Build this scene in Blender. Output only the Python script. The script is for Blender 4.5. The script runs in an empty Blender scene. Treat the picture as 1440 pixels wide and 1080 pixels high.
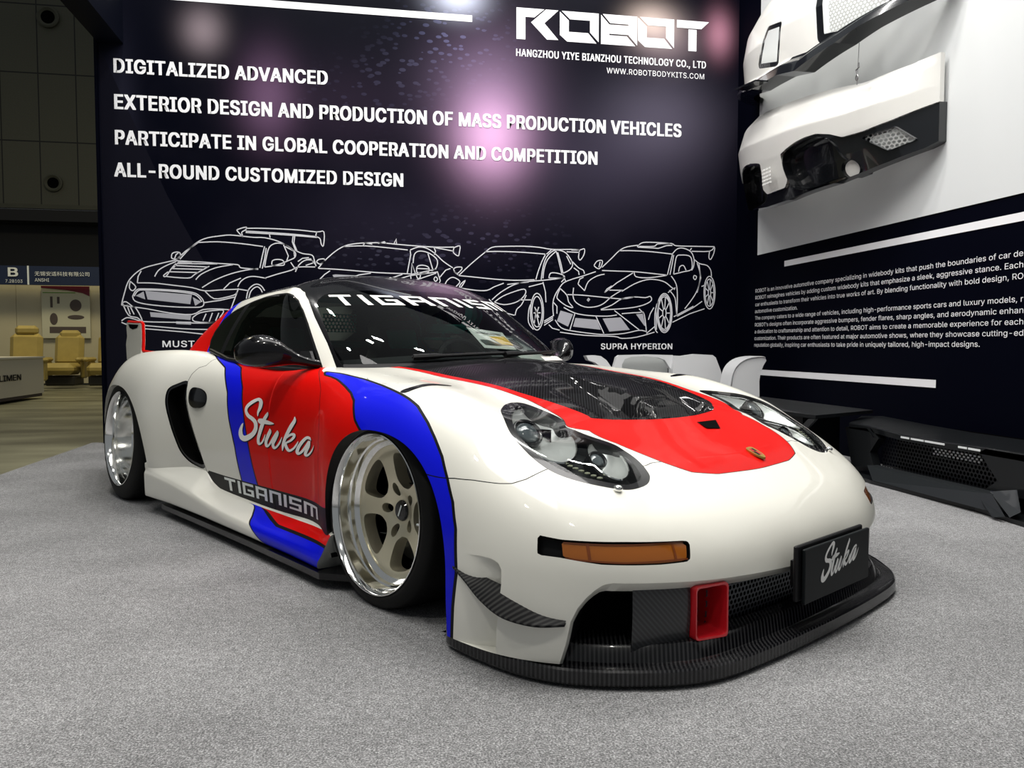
import bpy, math, random
import numpy as np
from mathutils import Vector, Matrix
random.seed(7); RNG=np.random.RandomState(7)
SC=bpy.context.scene; COL=SC.collection
# ------------------------------------------------------------------ camera
cd=bpy.data.cameras.new('camera'); cam=bpy.data.objects.new('camera',cd); COL.objects.link(cam)
cd.sensor_width=36.0; cd.lens=36.0*1106/1440; cd.clip_start=.05; cd.clip_end=200
cam.location=(0,0,.819); cam.rotation_euler=(math.radians(90-2.743),0,math.radians(-10.25))
SC.camera=cam
# ------------------------------------------------------------------ world, exposure
SC.view_settings.view_transform='Standard'; SC.view_settings.look='None'
SC.view_settings.exposure=0.2; SC.view_settings.gamma=1.0; SC.view_settings.use_curve_mapping=False
w=bpy.data.worlds.new('hall_air'); SC.world=w; w.use_nodes=True
w.node_tree.nodes['Background'].inputs[0].default_value=(.92,.97,1.0,1)
w.node_tree.nodes['Background'].inputs[1].default_value=.16
# ------------------------------------------------------------------ large lights
def area(name,loc,target,size,power,col=(1,.98,.95),sy=None,spread=180):
    l=bpy.data.lights.new(name,'AREA'); l.energy=power; l.color=col; l.size=size
    if sy: l.shape='RECTANGLE'; l.size_y=sy
    l.spread=math.radians(spread)
    o=bpy.data.objects.new(name,l); COL.objects.link(o); o.location=loc
    d=Vector(target)-Vector(loc); o.rotation_euler=d.to_track_quat('-Z','Y').to_euler(); return o
area('ceiling_light_bank',(-.4,1.9,5.2),(.1,3.0,.2),2.8,80,sy=1.8)
area('ceiling_light_bank',(1.9,2.8,5.2),(1.6,3.2,0),2.2,80,sy=1.6)
for i in range(6): area('wall_washer',(-1.8+i*.95,4.9,5.3),(-1.7+i*.95,7.16,1.5),.22,26)
for i,(x,y) in enumerate([(-2.2,2.0),(-1.4,3.4),(-.2,4.2),(.9,1.6),(1.9,2.2),(2.7,4.4),(.5,-.6),(-1.6,.2)]):
    area('truss_spotlight',(x,y,4.4),(x*.6+.3,y*.6+1.4,0),.14,9,col=(1,.97,.9),spread=110)
area('wall_wash_light',(1.9,4.4,4.8),(3.5,5.0,2.2),.6,30,sy=.25)
area('hall_ceiling_light',(-5.0,14.0,8.0),(-6.0,15.0,0),2.0,330,col=(1,.9,.62))
# ------------------------------------------------------------------ materials
def newmat(name):
    m=bpy.data.materials.new(name); m.use_nodes=True; nt=m.node_tree
    return m,nt,nt.nodes['Principled BSDF']
def mat(name,col,rough=.5,metal=0,coat=0,spec=.5,bump=None,coat_rough=.03,noise=None,emit=None):
    m,nt,b=newmat(name)
    b.inputs['Base Color'].default_value=(*col,1); b.inputs['Roughness'].default_value=rough
    b.inputs['Metallic'].default_value=metal; b.inputs['Coat Weight'].default_value=coat
    b.inputs['Coat Roughness'].default_value=coat_rough; b.inputs['Specular IOR Level'].default_value=spec
    if emit: b.inputs['Emission Color'].default_value=(*emit[:3],1); b.inputs['Emission Strength'].default_value=emit[3]
    tc=None
    if bump or noise: tc=nt.nodes.new('ShaderNodeTexCoord')
    if noise:   # (scale, amount) tonal variation of the material itself
        n=nt.nodes.new('ShaderNodeTexNoise'); n.inputs['Scale'].default_value=noise[0]; n.inputs['Detail'].default_value=6
        nt.links.new(tc.outputs['Object'],n.inputs['Vector'])
        mx=nt.nodes.new('ShaderNodeMix'); mx.data_type='RGBA'; nt.links.new(n.outputs['Fac'],mx.inputs[0])
        mx.inputs[6].default_value=(*[max(0,c*(1-noise[1])) for c in col],1); mx.inputs[7].default_value=(*[min(1,c*(1+noise[1])) for c in col],1)
        nt.links.new(mx.outputs[2],b.inputs['Base Color'])
    if bump:
        n=nt.nodes.new('ShaderNodeTexNoise'); n.inputs['Scale'].default_value=bump[0]; n.inputs['Detail'].default_value=4
        nt.links.new(tc.outputs['Object'],n.inputs['Vector'])
        bp=nt.nodes.new('ShaderNodeBump'); bp.inputs['Strength'].default_value=bump[1]; bp.inputs['Distance'].default_value=.01
        nt.links.new(n.outputs['Fac'],bp.inputs['Height']); nt.links.new(bp.outputs['Normal'],b.inputs['Normal'])
    return m
def carbon(name,direction=(1,1,0),pitch=.010,a=(.012,.012,.014),b2=(.07,.07,.075),rough=.22,coat=.7,spec=.4):
    m,nt,b=newmat(name)
    tc=nt.nodes.new('ShaderNodeTexCoord'); mp=nt.nodes.new('ShaderNodeVectorMath'); mp.operation='DOT_PRODUCT'
    d=Vector(direction).normalized(); mp.inputs[1].default_value=d*(2*math.pi/pitch)
    nt.links.new(tc.outputs['Object'],mp.inputs[0])
    s=nt.nodes.new('ShaderNodeMath'); s.operation='SINE'; nt.links.new(mp.outputs['Value'],s.inputs[0])
    r=nt.nodes.new('ShaderNodeMapRange'); r.inputs[1].default_value=-.5; r.inputs[2].default_value=.9
    nt.links.new(s.outputs[0],r.inputs[0])
    mx=nt.nodes.new('ShaderNodeMix'); mx.data_type='RGBA'; mx.inputs[6].default_value=(*a,1); mx.inputs[7].default_value=(*b2,1)
    nt.links.new(r.outputs[0],mx.inputs[0]); nt.links.new(mx.outputs[2],b.inputs['Base Color'])
    b.inputs['Roughness'].default_value=rough; b.inputs['Coat Weight'].default_value=coat; b.inputs['Coat Roughness'].default_value=.05; b.inputs['Specular IOR Level'].default_value=spec
    return m
def glass(name,tint=(.75,.85,.82),refl=1.0,rough=.0,trans=.85):
    m=bpy.data.materials.new(name); m.use_nodes=True; nt=m.node_tree; nt.nodes.clear()
    out=nt.nodes.new('ShaderNodeOutputMaterial'); t=nt.nodes.new('ShaderNodeBsdfTransparent'); g=nt.nodes.new('ShaderNodeBsdfGlossy')
    t.inputs[0].default_value=(*[c*trans for c in tint],1); g.inputs[0].default_value=(refl,refl,refl,1); g.inputs[1].default_value=rough
    f=nt.nodes.new('ShaderNodeFresnel'); f.inputs[0].default_value=1.5
    mx=nt.nodes.new('ShaderNodeMixShader'); nt.links.new(f.outputs[0],mx.inputs[0]); nt.links.new(t.outputs[0],mx.inputs[1]); nt.links.new(g.outputs[0],mx.inputs[2])
    nt.links.new(mx.outputs[0],out.inputs[0]); return m
def mesh_holes(name,col,pitch=.012,hole=.36,metal=.6,rough=.4,plane='XY'):
    """perforated sheet: transparent round holes on a staggered grid"""
    m,nt,b=newmat(name); b.inputs['Base Color'].default_value=(*col,1); b.inputs['Metallic'].default_value=metal; b.inputs['Roughness'].default_value=rough
    tc=nt.nodes.new('ShaderNodeTexCoord'); sp=nt.nodes.new('ShaderNodeSeparateXYZ'); nt.links.new(tc.outputs['Object'],sp.inputs[0])
    def M(op,a,bb=None):
        n=nt.nodes.new('ShaderNodeMath'); n.operation=op
        for i,v in enumerate((a,bb)):
            if v is None: continue
            if isinstance(v,(int,float)): n.inputs[i].default_value=v
            else: nt.links.new(v,n.inputs[i])
        return n.outputs[0]
    ax={'X':0,'Y':1,'Z':2}; U=M('DIVIDE',sp.outputs[ax[plane[0]]],pitch); V=M('DIVIDE',sp.outputs[ax[plane[1]]],pitch*.866)
    row=M('FLOOR',V); odd=M('MULTIPLY',M('MODULO',M('ABSOLUTE',row),2.0),.5)
    fu=M('SUBTRACT',M('FRACT',M('ADD',U,odd)),.5); fv=M('MULTIPLY',M('SUBTRACT',M('FRACT',V),.5),.866)
    d=M('SQRT',M('ADD',M('MULTIPLY',fu,fu),M('MULTIPLY',fv,fv)))
    h=M('LESS_THAN',d,hole)
    t=nt.nodes.new('ShaderNodeBsdfTransparent'); mx=nt.nodes.new('ShaderNodeMixShader')
    nt.links.new(h,mx.inputs[0]); nt.links.new(b.outputs[0],mx.inputs[1]); nt.links.new(t.outputs[0],mx.inputs[2])
    nt.links.new(mx.outputs[0],nt.nodes['Material Output'].inputs[0]); return m
# ------------------------------------------------------------------ objects
def thing(name,label,cat,loc=(0,0,0),rotz=0,group=None):
    o=bpy.data.objects.new(name,None); COL.objects.link(o); o.empty_display_size=.2
    o.location=loc; o.rotation_euler=(0,0,rotz); o['label']=label; o['category']=cat
    if group: o['group']=group
    return o
def tag(o,label,cat,group=None):
    o['label']=label; o['category']=cat
    if group: o['group']=group
    return o
def struct(o): o['kind']='structure'; return o
def obj(name,V,F,mats,parent=None,mi=None,smooth=True,N=None,label=None,loc=None,rotz=None,angle=None):
    me=bpy.data.meshes.new(name)
    me.from_pydata([tuple(map(float,v)) for v in V],[],[tuple(int(i) for i in f) for f in F])
    if not isinstance(mats,(list,tuple)): mats=[mats]
    for m in mats: me.materials.append(m)
    if mi is not None: me.polygons.foreach_set('material_index',np.asarray(mi,dtype=np.int32))
    if smooth: me.polygons.foreach_set('use_smooth',np.ones(len(me.polygons),dtype=bool))
    me.update()
    if N is not None: me.normals_split_custom_set_from_vertices([tuple(map(float,n)) for n in N])
    elif smooth and angle: me.set_sharp_from_angle(angle=math.radians(angle))
    o=bpy.data.objects.new(name,me); COL.objects.link(o)
    if parent is not None: o.parent=parent
    if label: o['label']=label
    if loc is not None: o.location=loc
    if rotz is not None: o.rotation_euler=(0,0,rotz)
    return o
class MB:
    """collects shapes into one mesh"""
    def __init__(s): s.V=[]; s.F=[]; s.M=[]
    def add(s,V,F,m=0):
        n=len(s.V); s.V+= [tuple(map(float,v)) for v in V]; s.F+=[tuple(i+n for i in f) for f in F]; s.M+=[m]*len(F); return s
    def box(s,c,size,m=0,rot=None,bev=0):
        hx,hy,hz=[q/2 for q in size]
        if bev:
            b=min(bev,hx*.9,hy*.9,hz*.9); V=[];F=[]
            # 24-vertex chamfered box
            idx={}
            for sx in(-1,1):
                for sy in(-1,1):
                    for sz in(-1,1):
                        for a in range(3):
                            p=[sx*hx,sy*hy,sz*hz]
                            for k in range(3):
                                if k!=a: p[k]-=(sx,sy,sz)[k]*b
                            idx[(sx,sy,sz,a)]=len(V); V.append(p)
            S=[(1,1),(1,-1),(-1,-1),(-1,1)]
            for a in range(3):
                o=[k for k in range(3) if k!=a]
                for sg in(-1,1):
                    q=[]
                    for (u,v) in S:
                        t=[0,0,0]; t[a]=sg; t[o[0]]=u; t[o[1]]=v; q.append(idx[(*t,a)])
                    F.append(q)
            for a in range(3):       # edges along axis a
                o=[k for k in range(3) if k!=a]
                for u in(-1,1):
                    for v in(-1,1):
                        t0=[0,0,0];t0[o[0]]=u;t0[o[1]]=v;t1=list(t0);t0[a]=-1;t1[a]=1
                        F.append([idx[(*t0,o[0])],idx[(*t1,o[0])],idx[(*t1,o[1])],idx[(*t0,o[1])]])
            for sx in(-1,1):
                for sy in(-1,1):
                    for sz in(-1,1): F.append([idx[(sx,sy,sz,a)] for a in range(3)])
        else:
            V=[(x,y,z) for x in(-hx,hx) for y in(-hy,hy) for z in(-hz,hz)]
            F=[(0,1,3,2),(4,6,7,5),(0,4,5,1),(2,3,7,6),(0,2,6,4),(1,5,7,3)]
        R=rot if rot is not None else Matrix.Identity(3)
        V=[tuple(R@Vector(v)+Vector(c)) for v in V]
        return s.add(V,F,m)
    def tube(s,pts,r,n=8,m=0,caps=True,closed=False):
        P=[Vector(p) for p in pts]; k=len(P); rr=r if hasattr(r,'__len__') else [r]*k; V=[];F=[]
        up=Vector((0,0,1)); prev=None
        for i,p in enumerate(P):
            if closed: t=(P[(i+1)%k]-P[i-1])
            else: t=(P[min(i+1,k-1)]-P[max(i-1,0)])
            t.normalize()
            if prev is None: a=t.cross(up) if abs(t.z)<.95 else t.cross(Vector((1,0,0)))
            else: a=prev-t*prev.dot(t)
            a.normalize(); prev=a; b=t.cross(a)
            for j in range(n):
                q=2*math.pi*j/n; V.append(p+(a*math.cos(q)+b*math.sin(q))*rr[i])
        for i in range(k if closed else k-1):
            i2=(i+1)%k
            for j in range(n): F.append((i*n+j,i*n+(j+1)%n,i2*n+(j+1)%n,i2*n+j))
        if caps and not closed: F.append(tuple(range(n))[::-1]); F.append(tuple((k-1)*n+j for j in range(n)))
        return s.add(V,F,m)
    def lathe(s,prof,n=48,m=0,axis='Y',M=None):
        """prof: list (r, h) revolved about an axis"""
        V=[];F=[]
        for r,h in prof:
            for j in range(n):
                q=2*math.pi*j/n; c,sn=math.cos(q)*r,math.sin(q)*r
                V.append({'Y':(c,h,sn),'Z':(c,sn,h),'X':(h,c,sn)}[axis])
        for i in range(len(prof)-1):
            for j in range(n): F.append((i*n+j,i*n+(j+1)%n,(i+1)*n+(j+1)%n,(i+1)*n+j))
        if M is not None: V=[tuple(M@Vector(v)) for v in V]
        return s.add(V,F,m)
    def grid(s,G,m=0,closed_u=False):
        G=np.asarray(G,float); a,b=G.shape[:2]; V=G.reshape(-1,3); F=[]
        for i in range(a if closed_u else a-1):
            i2=(i+1)%a
            for j in range(b-1): F.append((i*b+j,i2*b+j,i2*b+j+1,i*b+j+1))
        return s.add(V,F,m)
    def prism(s,poly,vec,m=0):
        """planar 3-D polygon extruded by vec"""
        n=len(poly); V=[Vector(p) for p in poly]+[Vector(p)+Vector(vec) for p in poly]
        F=[tuple(range(n))[::-1],tuple(range(n,2*n))]+[(i,(i+1)%n,n+(i+1)%n,n+i) for i in range(n)]
        return s.add(V,F,m)
    def ellipsoid(s,c,r,m=0,nu=16,nv=24,R=None):
        V=[];F=[]
        for i in range(nu+1):
            a=math.pi*i/nu
            for j in range(nv):
                q=2*math.pi*j/nv; v=Vector((r[0]*math.sin(a)*math.cos(q),r[1]*math.sin(a)*math.sin(q),r[2]*math.cos(a)))
                if R is not None: v=R@v
                V.append(v+Vector(c))
        for i in range(nu):
            for j in range(nv): F.append((i*nv+j,(i+1)*nv+j,(i+1)*nv+(j+1)%nv,i*nv+(j+1)%nv))
        return s.add(V,F,m)
    def build(s,name,mats,parent=None,smooth=True,angle=35,**k):
        return obj(name,s.V,s.F,mats,parent,mi=s.M,smooth=smooth,angle=angle if smooth else None,**k)
def crspline(pts,n=6,closed=False):
    """Catmull-Rom through points (any dimension)"""
    P=np.asarray(pts,float); k=len(P); out=[]
    for i in range(k if closed else k-1):
        if closed: p0,p1,p2,p3=P[i-1],P[i],P[(i+1)%k],P[(i+2)%k]
        else: p0,p1,p2,p3=P[max(i-1,0)],P[i],P[i+1],P[min(i+2,k-1)]
        for t in np.arange(n)/n:
            out.append(.5*((2*p1)+(-p0+p2)*t+(2*p0-5*p1+4*p2-p3)*t*t+(-p0+3*p1-3*p2+p3)*t**3))
    if not closed: out.append(P[-1])
    return np.array(out)
# ------------------------------------------------------------------ implicit cutting of dense surfaces
class Soup:
    """polygon soup with vertex attributes A (rows: x,y,z,nx,ny,nz,u,v) and per-face tags"""
    def __init__(s,A,F):
        s.A=np.asarray(A,float); n=len(F); s.F=-np.ones((n,12),int); s.L=np.full(n,len(F[0])); s.F[:,:len(F[0])]=F
        s.part=np.zeros(n,int); s.mat=np.zeros(n,int)
    def cut(s,f,sel=None):
        """split faces along f=0 (f: array per vertex)"""
        f=np.where(np.abs(f)<1e-7,1e-7,f)
        valid=s.F>=0; fv=np.where(valid,f[np.maximum(s.F,0)],np.nan)
        cross=(np.nanmin(fv,1)<0)&(np.nanmax(fv,1)>0)
        if sel is not None: cross&=sel
        ids=np.where(cross)[0]
        if len(ids)==0: return f
        newA=[];newf=[];edge={}; base=len(s.A); addF=[];addP=[];addM=[]
        for i in ids:
            p=s.F[i,:s.L[i]]; pos=[];neg=[]
            for k in range(len(p)):
                a,b=p[k],p[(k+1)%len(p)]; fa,fb=f[a],f[b]
                (pos if fa>0 else neg).append(a)
                if (fa>0)!=(fb>0):
                    key=(a,b) if a<b else (b,a)
                    if key not in edge:
                        t=fa/(fa-fb); edge[key]=base+len(newA); newA.append(s.A[a]+(s.A[b]-s.A[a])*t); newf.append(0.0)
                    pos.append(edge[key]); neg.append(edge[key])
            first=True
            for q in (pos,neg):
                if len(q)<3: continue
                row=-np.ones(12,int); q=q[:12]; row[:len(q)]=q
                if first: s.F[i]=row; s.L[i]=len(q); first=False
                else: addF.append((row,len(q))); addP.append(s.part[i]); addM.append(s.mat[i])
        s.A=np.concatenate([s.A,np.array(newA)],0); f=np.concatenate([f,np.array(newf)])
        if addF:
            s.F=np.concatenate([s.F,np.array([r for r,_ in addF])]); s.L=np.concatenate([s.L,[l for _,l in addF]])
            s.part=np.concatenate([s.part,addP]); s.mat=np.concatenate([s.mat,addM])
        return f
    def side(s,f):
        """mean sign of f over each face"""
        valid=s.F>=0; fv=np.where(valid,f[np.maximum(s.F,0)],0); return fv.sum(1)/s.L
    def cutby(s,fn,parts=None):
        f=fn(s.A); sel=None if parts is None else np.isin(s.part,parts)
        f=s.cut(f,sel); return s.side(f)
    def keep(s,mask): s.F=s.F[mask]; s.L=s.L[mask]; s.part=s.part[mask]; s.mat=s.mat[mask]
    def extract(s,mask):
        """-> V,N,faces(list),mats, original vertex ids"""
        F=s.F[mask];L=s.L[mask]; ids=np.unique(F[F>=0]); mp=-np.ones(len(s.A),int); mp[ids]=np.arange(len(ids))
        faces=[list(mp[F[i,:L[i]]]) for i in range(len(F))]
        return s.A[ids,:3].copy(),s.A[ids,3:6].copy(),faces,s.mat[mask].copy(),ids
def boundary(faces):
    """directed boundary edges of a face list"""
    cnt={}
    for f in faces:
        for k in range(len(f)):
            a,b=f[k],f[(k+1)%len(f)]; key=(min(a,b),max(a,b))
            if key in cnt: cnt[key]=None
            else: cnt[key]=(a,b)
    return [e for e in cnt.values() if e is not None]
def polysdf(P,poly,bb=6.0):
    """signed distance of 2-D points to a closed polygon: negative inside"""
    poly=np.asarray(poly,float); lo=poly.min(0)-bb; hi=poly.max(0)+bb
    out=np.full(len(P),bb); near=np.where((P>=lo).all(1)&(P<=hi).all(1))[0]; Q=P[near]
    d=np.full(len(Q),1e9); ins=np.zeros(len(Q),bool)
    for a,b in zip(poly,np.roll(poly,-1,0)):
        ab=b-a; L=ab@ab
        if L<1e-12: continue
        t=np.clip(((Q-a)@ab)/L,0,1); d=np.minimum(d,np.hypot(*(Q-a-t[:,None]*ab).T))
        c=(a[1]>Q[:,1])!=(b[1]>Q[:,1])
        with np.errstate(divide='ignore',invalid='ignore'): x=(b[0]-a[0])*(Q[:,1]-a[1])/(b[1]-a[1])+a[0]
        ins^=c&(Q[:,0]<x)
    out[near]=np.where(ins,-d,d); return out
def UV(poly,sm=True,n=4):
    p=crspline(poly,n,closed=True) if sm else np.asarray(poly,float)
    return lambda A: polysdf(A[:,6:8],p)
# ------------------------------------------------------------------ body surfaces
def pchip(xk, yk, x):
    xk=np.asarray(xk,float); yk=np.asarray(yk,float)
    h=np.diff(xk)[:,None]; d=np.diff(yk,axis=0)/h
    m=np.zeros_like(yk)
    if len(xk)==2: m[:]=d[0]
    else:
        w1=2*h[1:]+h[:-1]; w2=h[1:]+2*h[:-1]
        s=(d[:-1]*d[1:])>0
        with np.errstate(divide='ignore',invalid='ignore'):
            mm=(w1+w2)/(w1/d[:-1]+w2/d[1:])
        m[1:-1]=np.where(s,mm,0)
        m[0]=d[0]; m[-1]=d[-1]
    i=np.clip(np.searchsorted(xk,x,side='right')-1,0,len(xk)-2)
    hh=h[i]; t=((x-xk[i])[:,None])/hh
    a=yk[i]; b=yk[i+1]
    return (2*t**3-3*t**2+1)*a+(t**3-2*t**2+t)*hh*m[i]+(-2*t**3+3*t**2)*b+(t**3-t**2)*hh*m[i+1]
def gsm(A, sig, mir0=None, mir1=None):
    # smooth along axis 0; mir: None = hold straight, or 3-vector of signs for mirrored padding
    n=int(3*sig)+1
    def pad(A,end,mir):
        idx=np.arange(1,n+1)
        B=A[idx] if end==0 else A[-1-idx]
        e=A[0] if end==0 else A[-1]
        if mir is None: P=2*e-B
        else: P=B*np.asarray(mir,float)
        return P[::-1] if end==0 else P
    C=np.concatenate([pad(A,0,mir0),A,pad(A,1,mir1)],0)
    k=np.exp(-.5*(np.arange(-n,n+1)/sig)**2); k/=k.sum()
    out=np.zeros_like(A)
    for q in range(2*n+1): out+=k[q]*C[q:q+len(A)]
    return out
def loft(lines, us, nper, sig_u, sig_v, mir_rear=True):
    """lines: list of dict u->(x,w,z); us: dense u samples; returns grid [nu,nv,3] (w positive)"""
    M=(1,-1,1)
    L=[]
    for ln in lines:
        k=sorted(ln); g=pchip(k,[ln[q] for q in k],us)
        L.append(gsm(g,sig_u,M if mir_rear else None,M))
    L=np.array(L)                      # [nl,nu,3]
    nl=len(lines); nv=(nl-1)*nper+1
    v=np.linspace(0,nl-1,nv)
    ext=np.concatenate([L,(L[-2:-1]*np.array(M))],0)   # mirrored line beyond centre
    flat=ext.reshape(nl+1,-1)
    G=pchip(np.arange(nl+1),flat,v).reshape(nv,len(us),3)
    G=gsm(G,sig_v,None,M)
    G=np.transpose(G,(1,0,2)).copy()
    G[:,-1,1]=0; G[-1,:,1]=0
    if mir_rear: G[0,:,1]=0
    return G
def body_lines():
    T={}
    # x : 9 points (w,z) bottom .. centre
    S={
     -3.10:[(.78,.20),(.82,.28),(.83,.40),(.81,.50),(.75,.57),(.66,.63),(.50,.66),(.28,.68),(0,.69)],
     -2.85:[(.87,.16),(.90,.27),(.91,.42),(.89,.53),(.82,.605),(.72,.655),(.57,.68),(.30,.73),(0,.74)],
     -2.60:[(.94,.13),(.97,.25),(.977,.42),(.96,.585),(.89,.68),(.79,.728),(.64,.74),(.30,.77),(0,.78)],
     -2.415:[(.955,.12),(.99,.25),(1.0,.42),(.985,.60),(.93,.725),(.83,.785),(.66,.78),(.30,.80),(0,.80)],
     -2.15:[(.955,.12),(.99,.25),(.995,.42),(.98,.60),(.92,.735),(.82,.803),(.67,.78),(.30,.79),(0,.80)],
     -1.95:[(.94,.12),(.97,.25),(.98,.42),(.96,.59),(.90,.735),(.79,.808),(.67,.78),(.30,.78),(0,.78)],
     -1.75:[(.86,.11),(.885,.22),(.905,.40),(.90,.57),(.855,.715),(.75,.80),(.64,.775),(.30,.76),(0,.76)],
     -1.60:[(.82,.10),(.84,.20),(.865,.39),(.865,.56),(.83,.70),(.735,.782),(.62,.77),(.30,.75),(0,.75)],
     -1.30:[(.80,.10),(.82,.20),(.845,.38),(.845,.55),(.81,.685),(.725,.758),(.60,.75),(.30,.75),(0,.75)],
     -.90:[(.80,.10),(.815,.20),(.84,.38),(.84,.55),(.80,.68),(.715,.742),(.58,.74),(.30,.75),(0,.76)],
     -.60:[(.80,.10),(.82,.20),(.84,.38),(.838,.55),(.80,.68),(.71,.738),(.57,.738),(.30,.76),(0,.775)],
     -.46:[(.815,.10),(.838,.20),(.855,.38),(.852,.55),(.805,.68),(.71,.736),(.57,.737),(.30,.765),(0,.78)],
     -.30:[(.88,.10),(.90,.21),(.91,.38),(.90,.545),(.835,.668),(.715,.727),(.565,.727),(.30,.755),(0,.768)],
     -.10:[(.925,.10),(.945,.23),(.95,.40),(.935,.555),(.87,.66),(.72,.713),(.56,.705),(.30,.727),(0,.738)],
     .10:[(.94,.10),(.96,.23),(.96,.39),(.945,.535),(.885,.645),(.74,.703),(.56,.683),(.30,.703),(0,.715)],
     .30:[(.955,.07),(.97,.20),(.967,.34),(.95,.475),(.89,.595),(.75,.662),(.56,.641),(.30,.660),(0,.672)],
     .45:[(.962,.05),(.967,.17),(.965,.29),(.948,.42),(.885,.543),(.75,.614),(.55,.598),(.30,.618),(0,.629)],
    }
    lines=[{} for _ in range(9)]
    for x,p in S.items():
        for j,(w,z) in enumerate(p): lines[j][x]=(x,w,z)
    F={ # u : (x,w,z) per line
     .60:[(.61,.95,.05),(.615,.955,.165),(.615,.95,.28),(.60,.925,.40),(.57,.86,.502),(.53,.72,.572),(.49,.56,.572),(.46,.31,.606),(.452,0,.622)],
     .75:[(.765,.885,.05),(.775,.89,.165),(.77,.885,.28),(.735,.86,.39),(.67,.80,.475),(.60,.67,.543),(.53,.52,.565),(.48,.285,.60),(.455,0,.62)],
     .90:[(.89,.75,.05),(.90,.755,.165),(.895,.75,.275),(.845,.73,.378),(.76,.68,.452),(.67,.56,.52),(.575,.43,.555),(.50,.235,.597),(.458,0,.618)],
     1.05:[(.97,.57,.05),(.98,.575,.165),(.97,.57,.272),(.915,.55,.37),(.825,.51,.437),(.725,.42,.504),(.615,.32,.548),(.515,.175,.594),(.46,0,.617)],
     1.20:[(1.015,.37,.05),(1.025,.37,.165),(1.015,.37,.27),(.955,.36,.365),(.865,.33,.43),(.76,.27,.497),(.64,.20,.544),(.525,.11,.591),(.462,0,.616)],
     1.45:[(1.035,0,.05),(1.045,0,.165),(1.035,0,.27),(.975,0,.362),(.885,0,.427),(.78,0,.493),(.655,0,.541),(.53,0,.59),(.463,0,.616)],
    }
    for u,p in F.items():
        for j,q in enumerate(p): lines[j][u]=q
    R={
     -3.35:[(-3.28,.66,.22),(-3.32,.72,.30),(-3.33,.74,.40),(-3.31,.72,.49),(-3.26,.66,.555),(-3.18,.56,.61),(-3.12,.42,.645),(-3.08,.22,.67),(-3.05,0,.68)],
     -3.60:[(-3.38,.36,.22),(-3.43,.40,.30),(-3.44,.40,.40),(-3.42,.39,.49),(-3.36,.35,.55),(-3.27,.30,.60),(-3.17,.22,.64),(-3.09,.11,.67),(-3.05,0,.68)],
     -3.90:[(-3.42,0,.22),(-3.47,0,.30),(-3.48,0,.40),(-3.46,0,.49),(-3.40,0,.55),(-3.30,0,.60),(-3.19,0,.64),(-3.10,0,.67),(-3.05,0,.68)],
    }
    for u,p in R.items():
        for j,q in enumerate(p): lines[j][u]=q
    return lines
BODY_US=np.concatenate([np.linspace(-3.90,-3.10,40,endpoint=False),np.linspace(-3.10,.45,296,endpoint=False),np.linspace(.45,1.45,96)])
def body_grid():
    return loft(body_lines(),BODY_US,16,3.2,5.0)*np.array([1,.925,1])
def gh_lines():
    S={
     -3.00:[(.47,.62),(.43,.65),(.39,.67),(.33,.69),(.20,.71),(0,.72)],
     -2.75:[(.54,.66),(.49,.69),(.44,.72),(.37,.75),(.23,.785),(0,.80)],
     -2.40:[(.61,.70),(.56,.755),(.505,.81),(.425,.865),(.26,.925),(0,.96)],
     -2.00:[(.70,.73),(.65,.82),(.585,.905),(.495,.98),(.285,1.04),(0,1.068)],
     -1.60:[(.72,.72),(.68,.83),(.63,.94),(.55,1.047),(.315,1.105),(0,1.13)],
     -1.20:[(.725,.70),(.69,.825),(.642,.945),(.563,1.063),(.325,1.128),(0,1.150)],
    }
    lines=[{} for _ in range(6)]
    for x,p in S.items():
        for j,(w,z) in enumerate(p): lines[j][x]=(x,w,z)
    F={
     -.95:[(-.93,.725,.69),(-.955,.695,.81),(-1.0,.65,.94),(-1.09,.577,1.063),(-1.11,.34,1.135),(-1.13,0,1.155)],
     -.75:[(-.70,.70,.69),(-.79,.668,.80),(-.90,.622,.925),(-1.03,.555,1.05),(-1.09,.33,1.13),(-1.125,0,1.153)],
     -.55:[(-.51,.62,.69),(-.63,.592,.805),(-.78,.553,.925),(-.955,.505,1.045),(-1.065,.31,1.125),(-1.12,0,1.152)],
     -.35:[(-.37,.48,.69),(-.515,.46,.81),(-.70,.432,.925),(-.895,.40,1.038),(-1.04,.26,1.118),(-1.12,0,1.15)],
     -.10:[(-.27,.26,.695),(-.435,.25,.815),(-.635,.235,.925),(-.845,.215,1.033),(-1.015,.15,1.11),(-1.115,0,1.148)],
     .15:[(-.235,0,.70),(-.405,0,.82),(-.61,0,.928),(-.825,0,1.032),(-1.0,0,1.107),(-1.115,0,1.148)],
    }
    for u,p in F.items():
        for j,q in enumerate(p): lines[j][u]=q
    R={-3.3:[(-3.12,.30,.60),(-3.09,.28,.62),(-3.06,.25,.65),(-3.03,.21,.67),(-3.01,.13,.69),(-3.0,0,.71)],
       -3.6:[(-3.16,0,.58),(-3.12,0,.61),(-3.08,0,.64),(-3.04,0,.66),(-3.01,0,.68),(-3.0,0,.71)]}
    for u,p in R.items():
        for j,q in enumerate(p): lines[j][u]=q
    return lines
GH_US=np.concatenate([np.linspace(-3.6,-3.0,20,endpoint=False),np.linspace(-3.0,-.95,150,endpoint=False),np.linspace(-.95,.15,100)])
def gh_grid():
    return loft(gh_lines(),GH_US,20,3.0,4.0)*np.array([1,.965,1])
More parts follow.
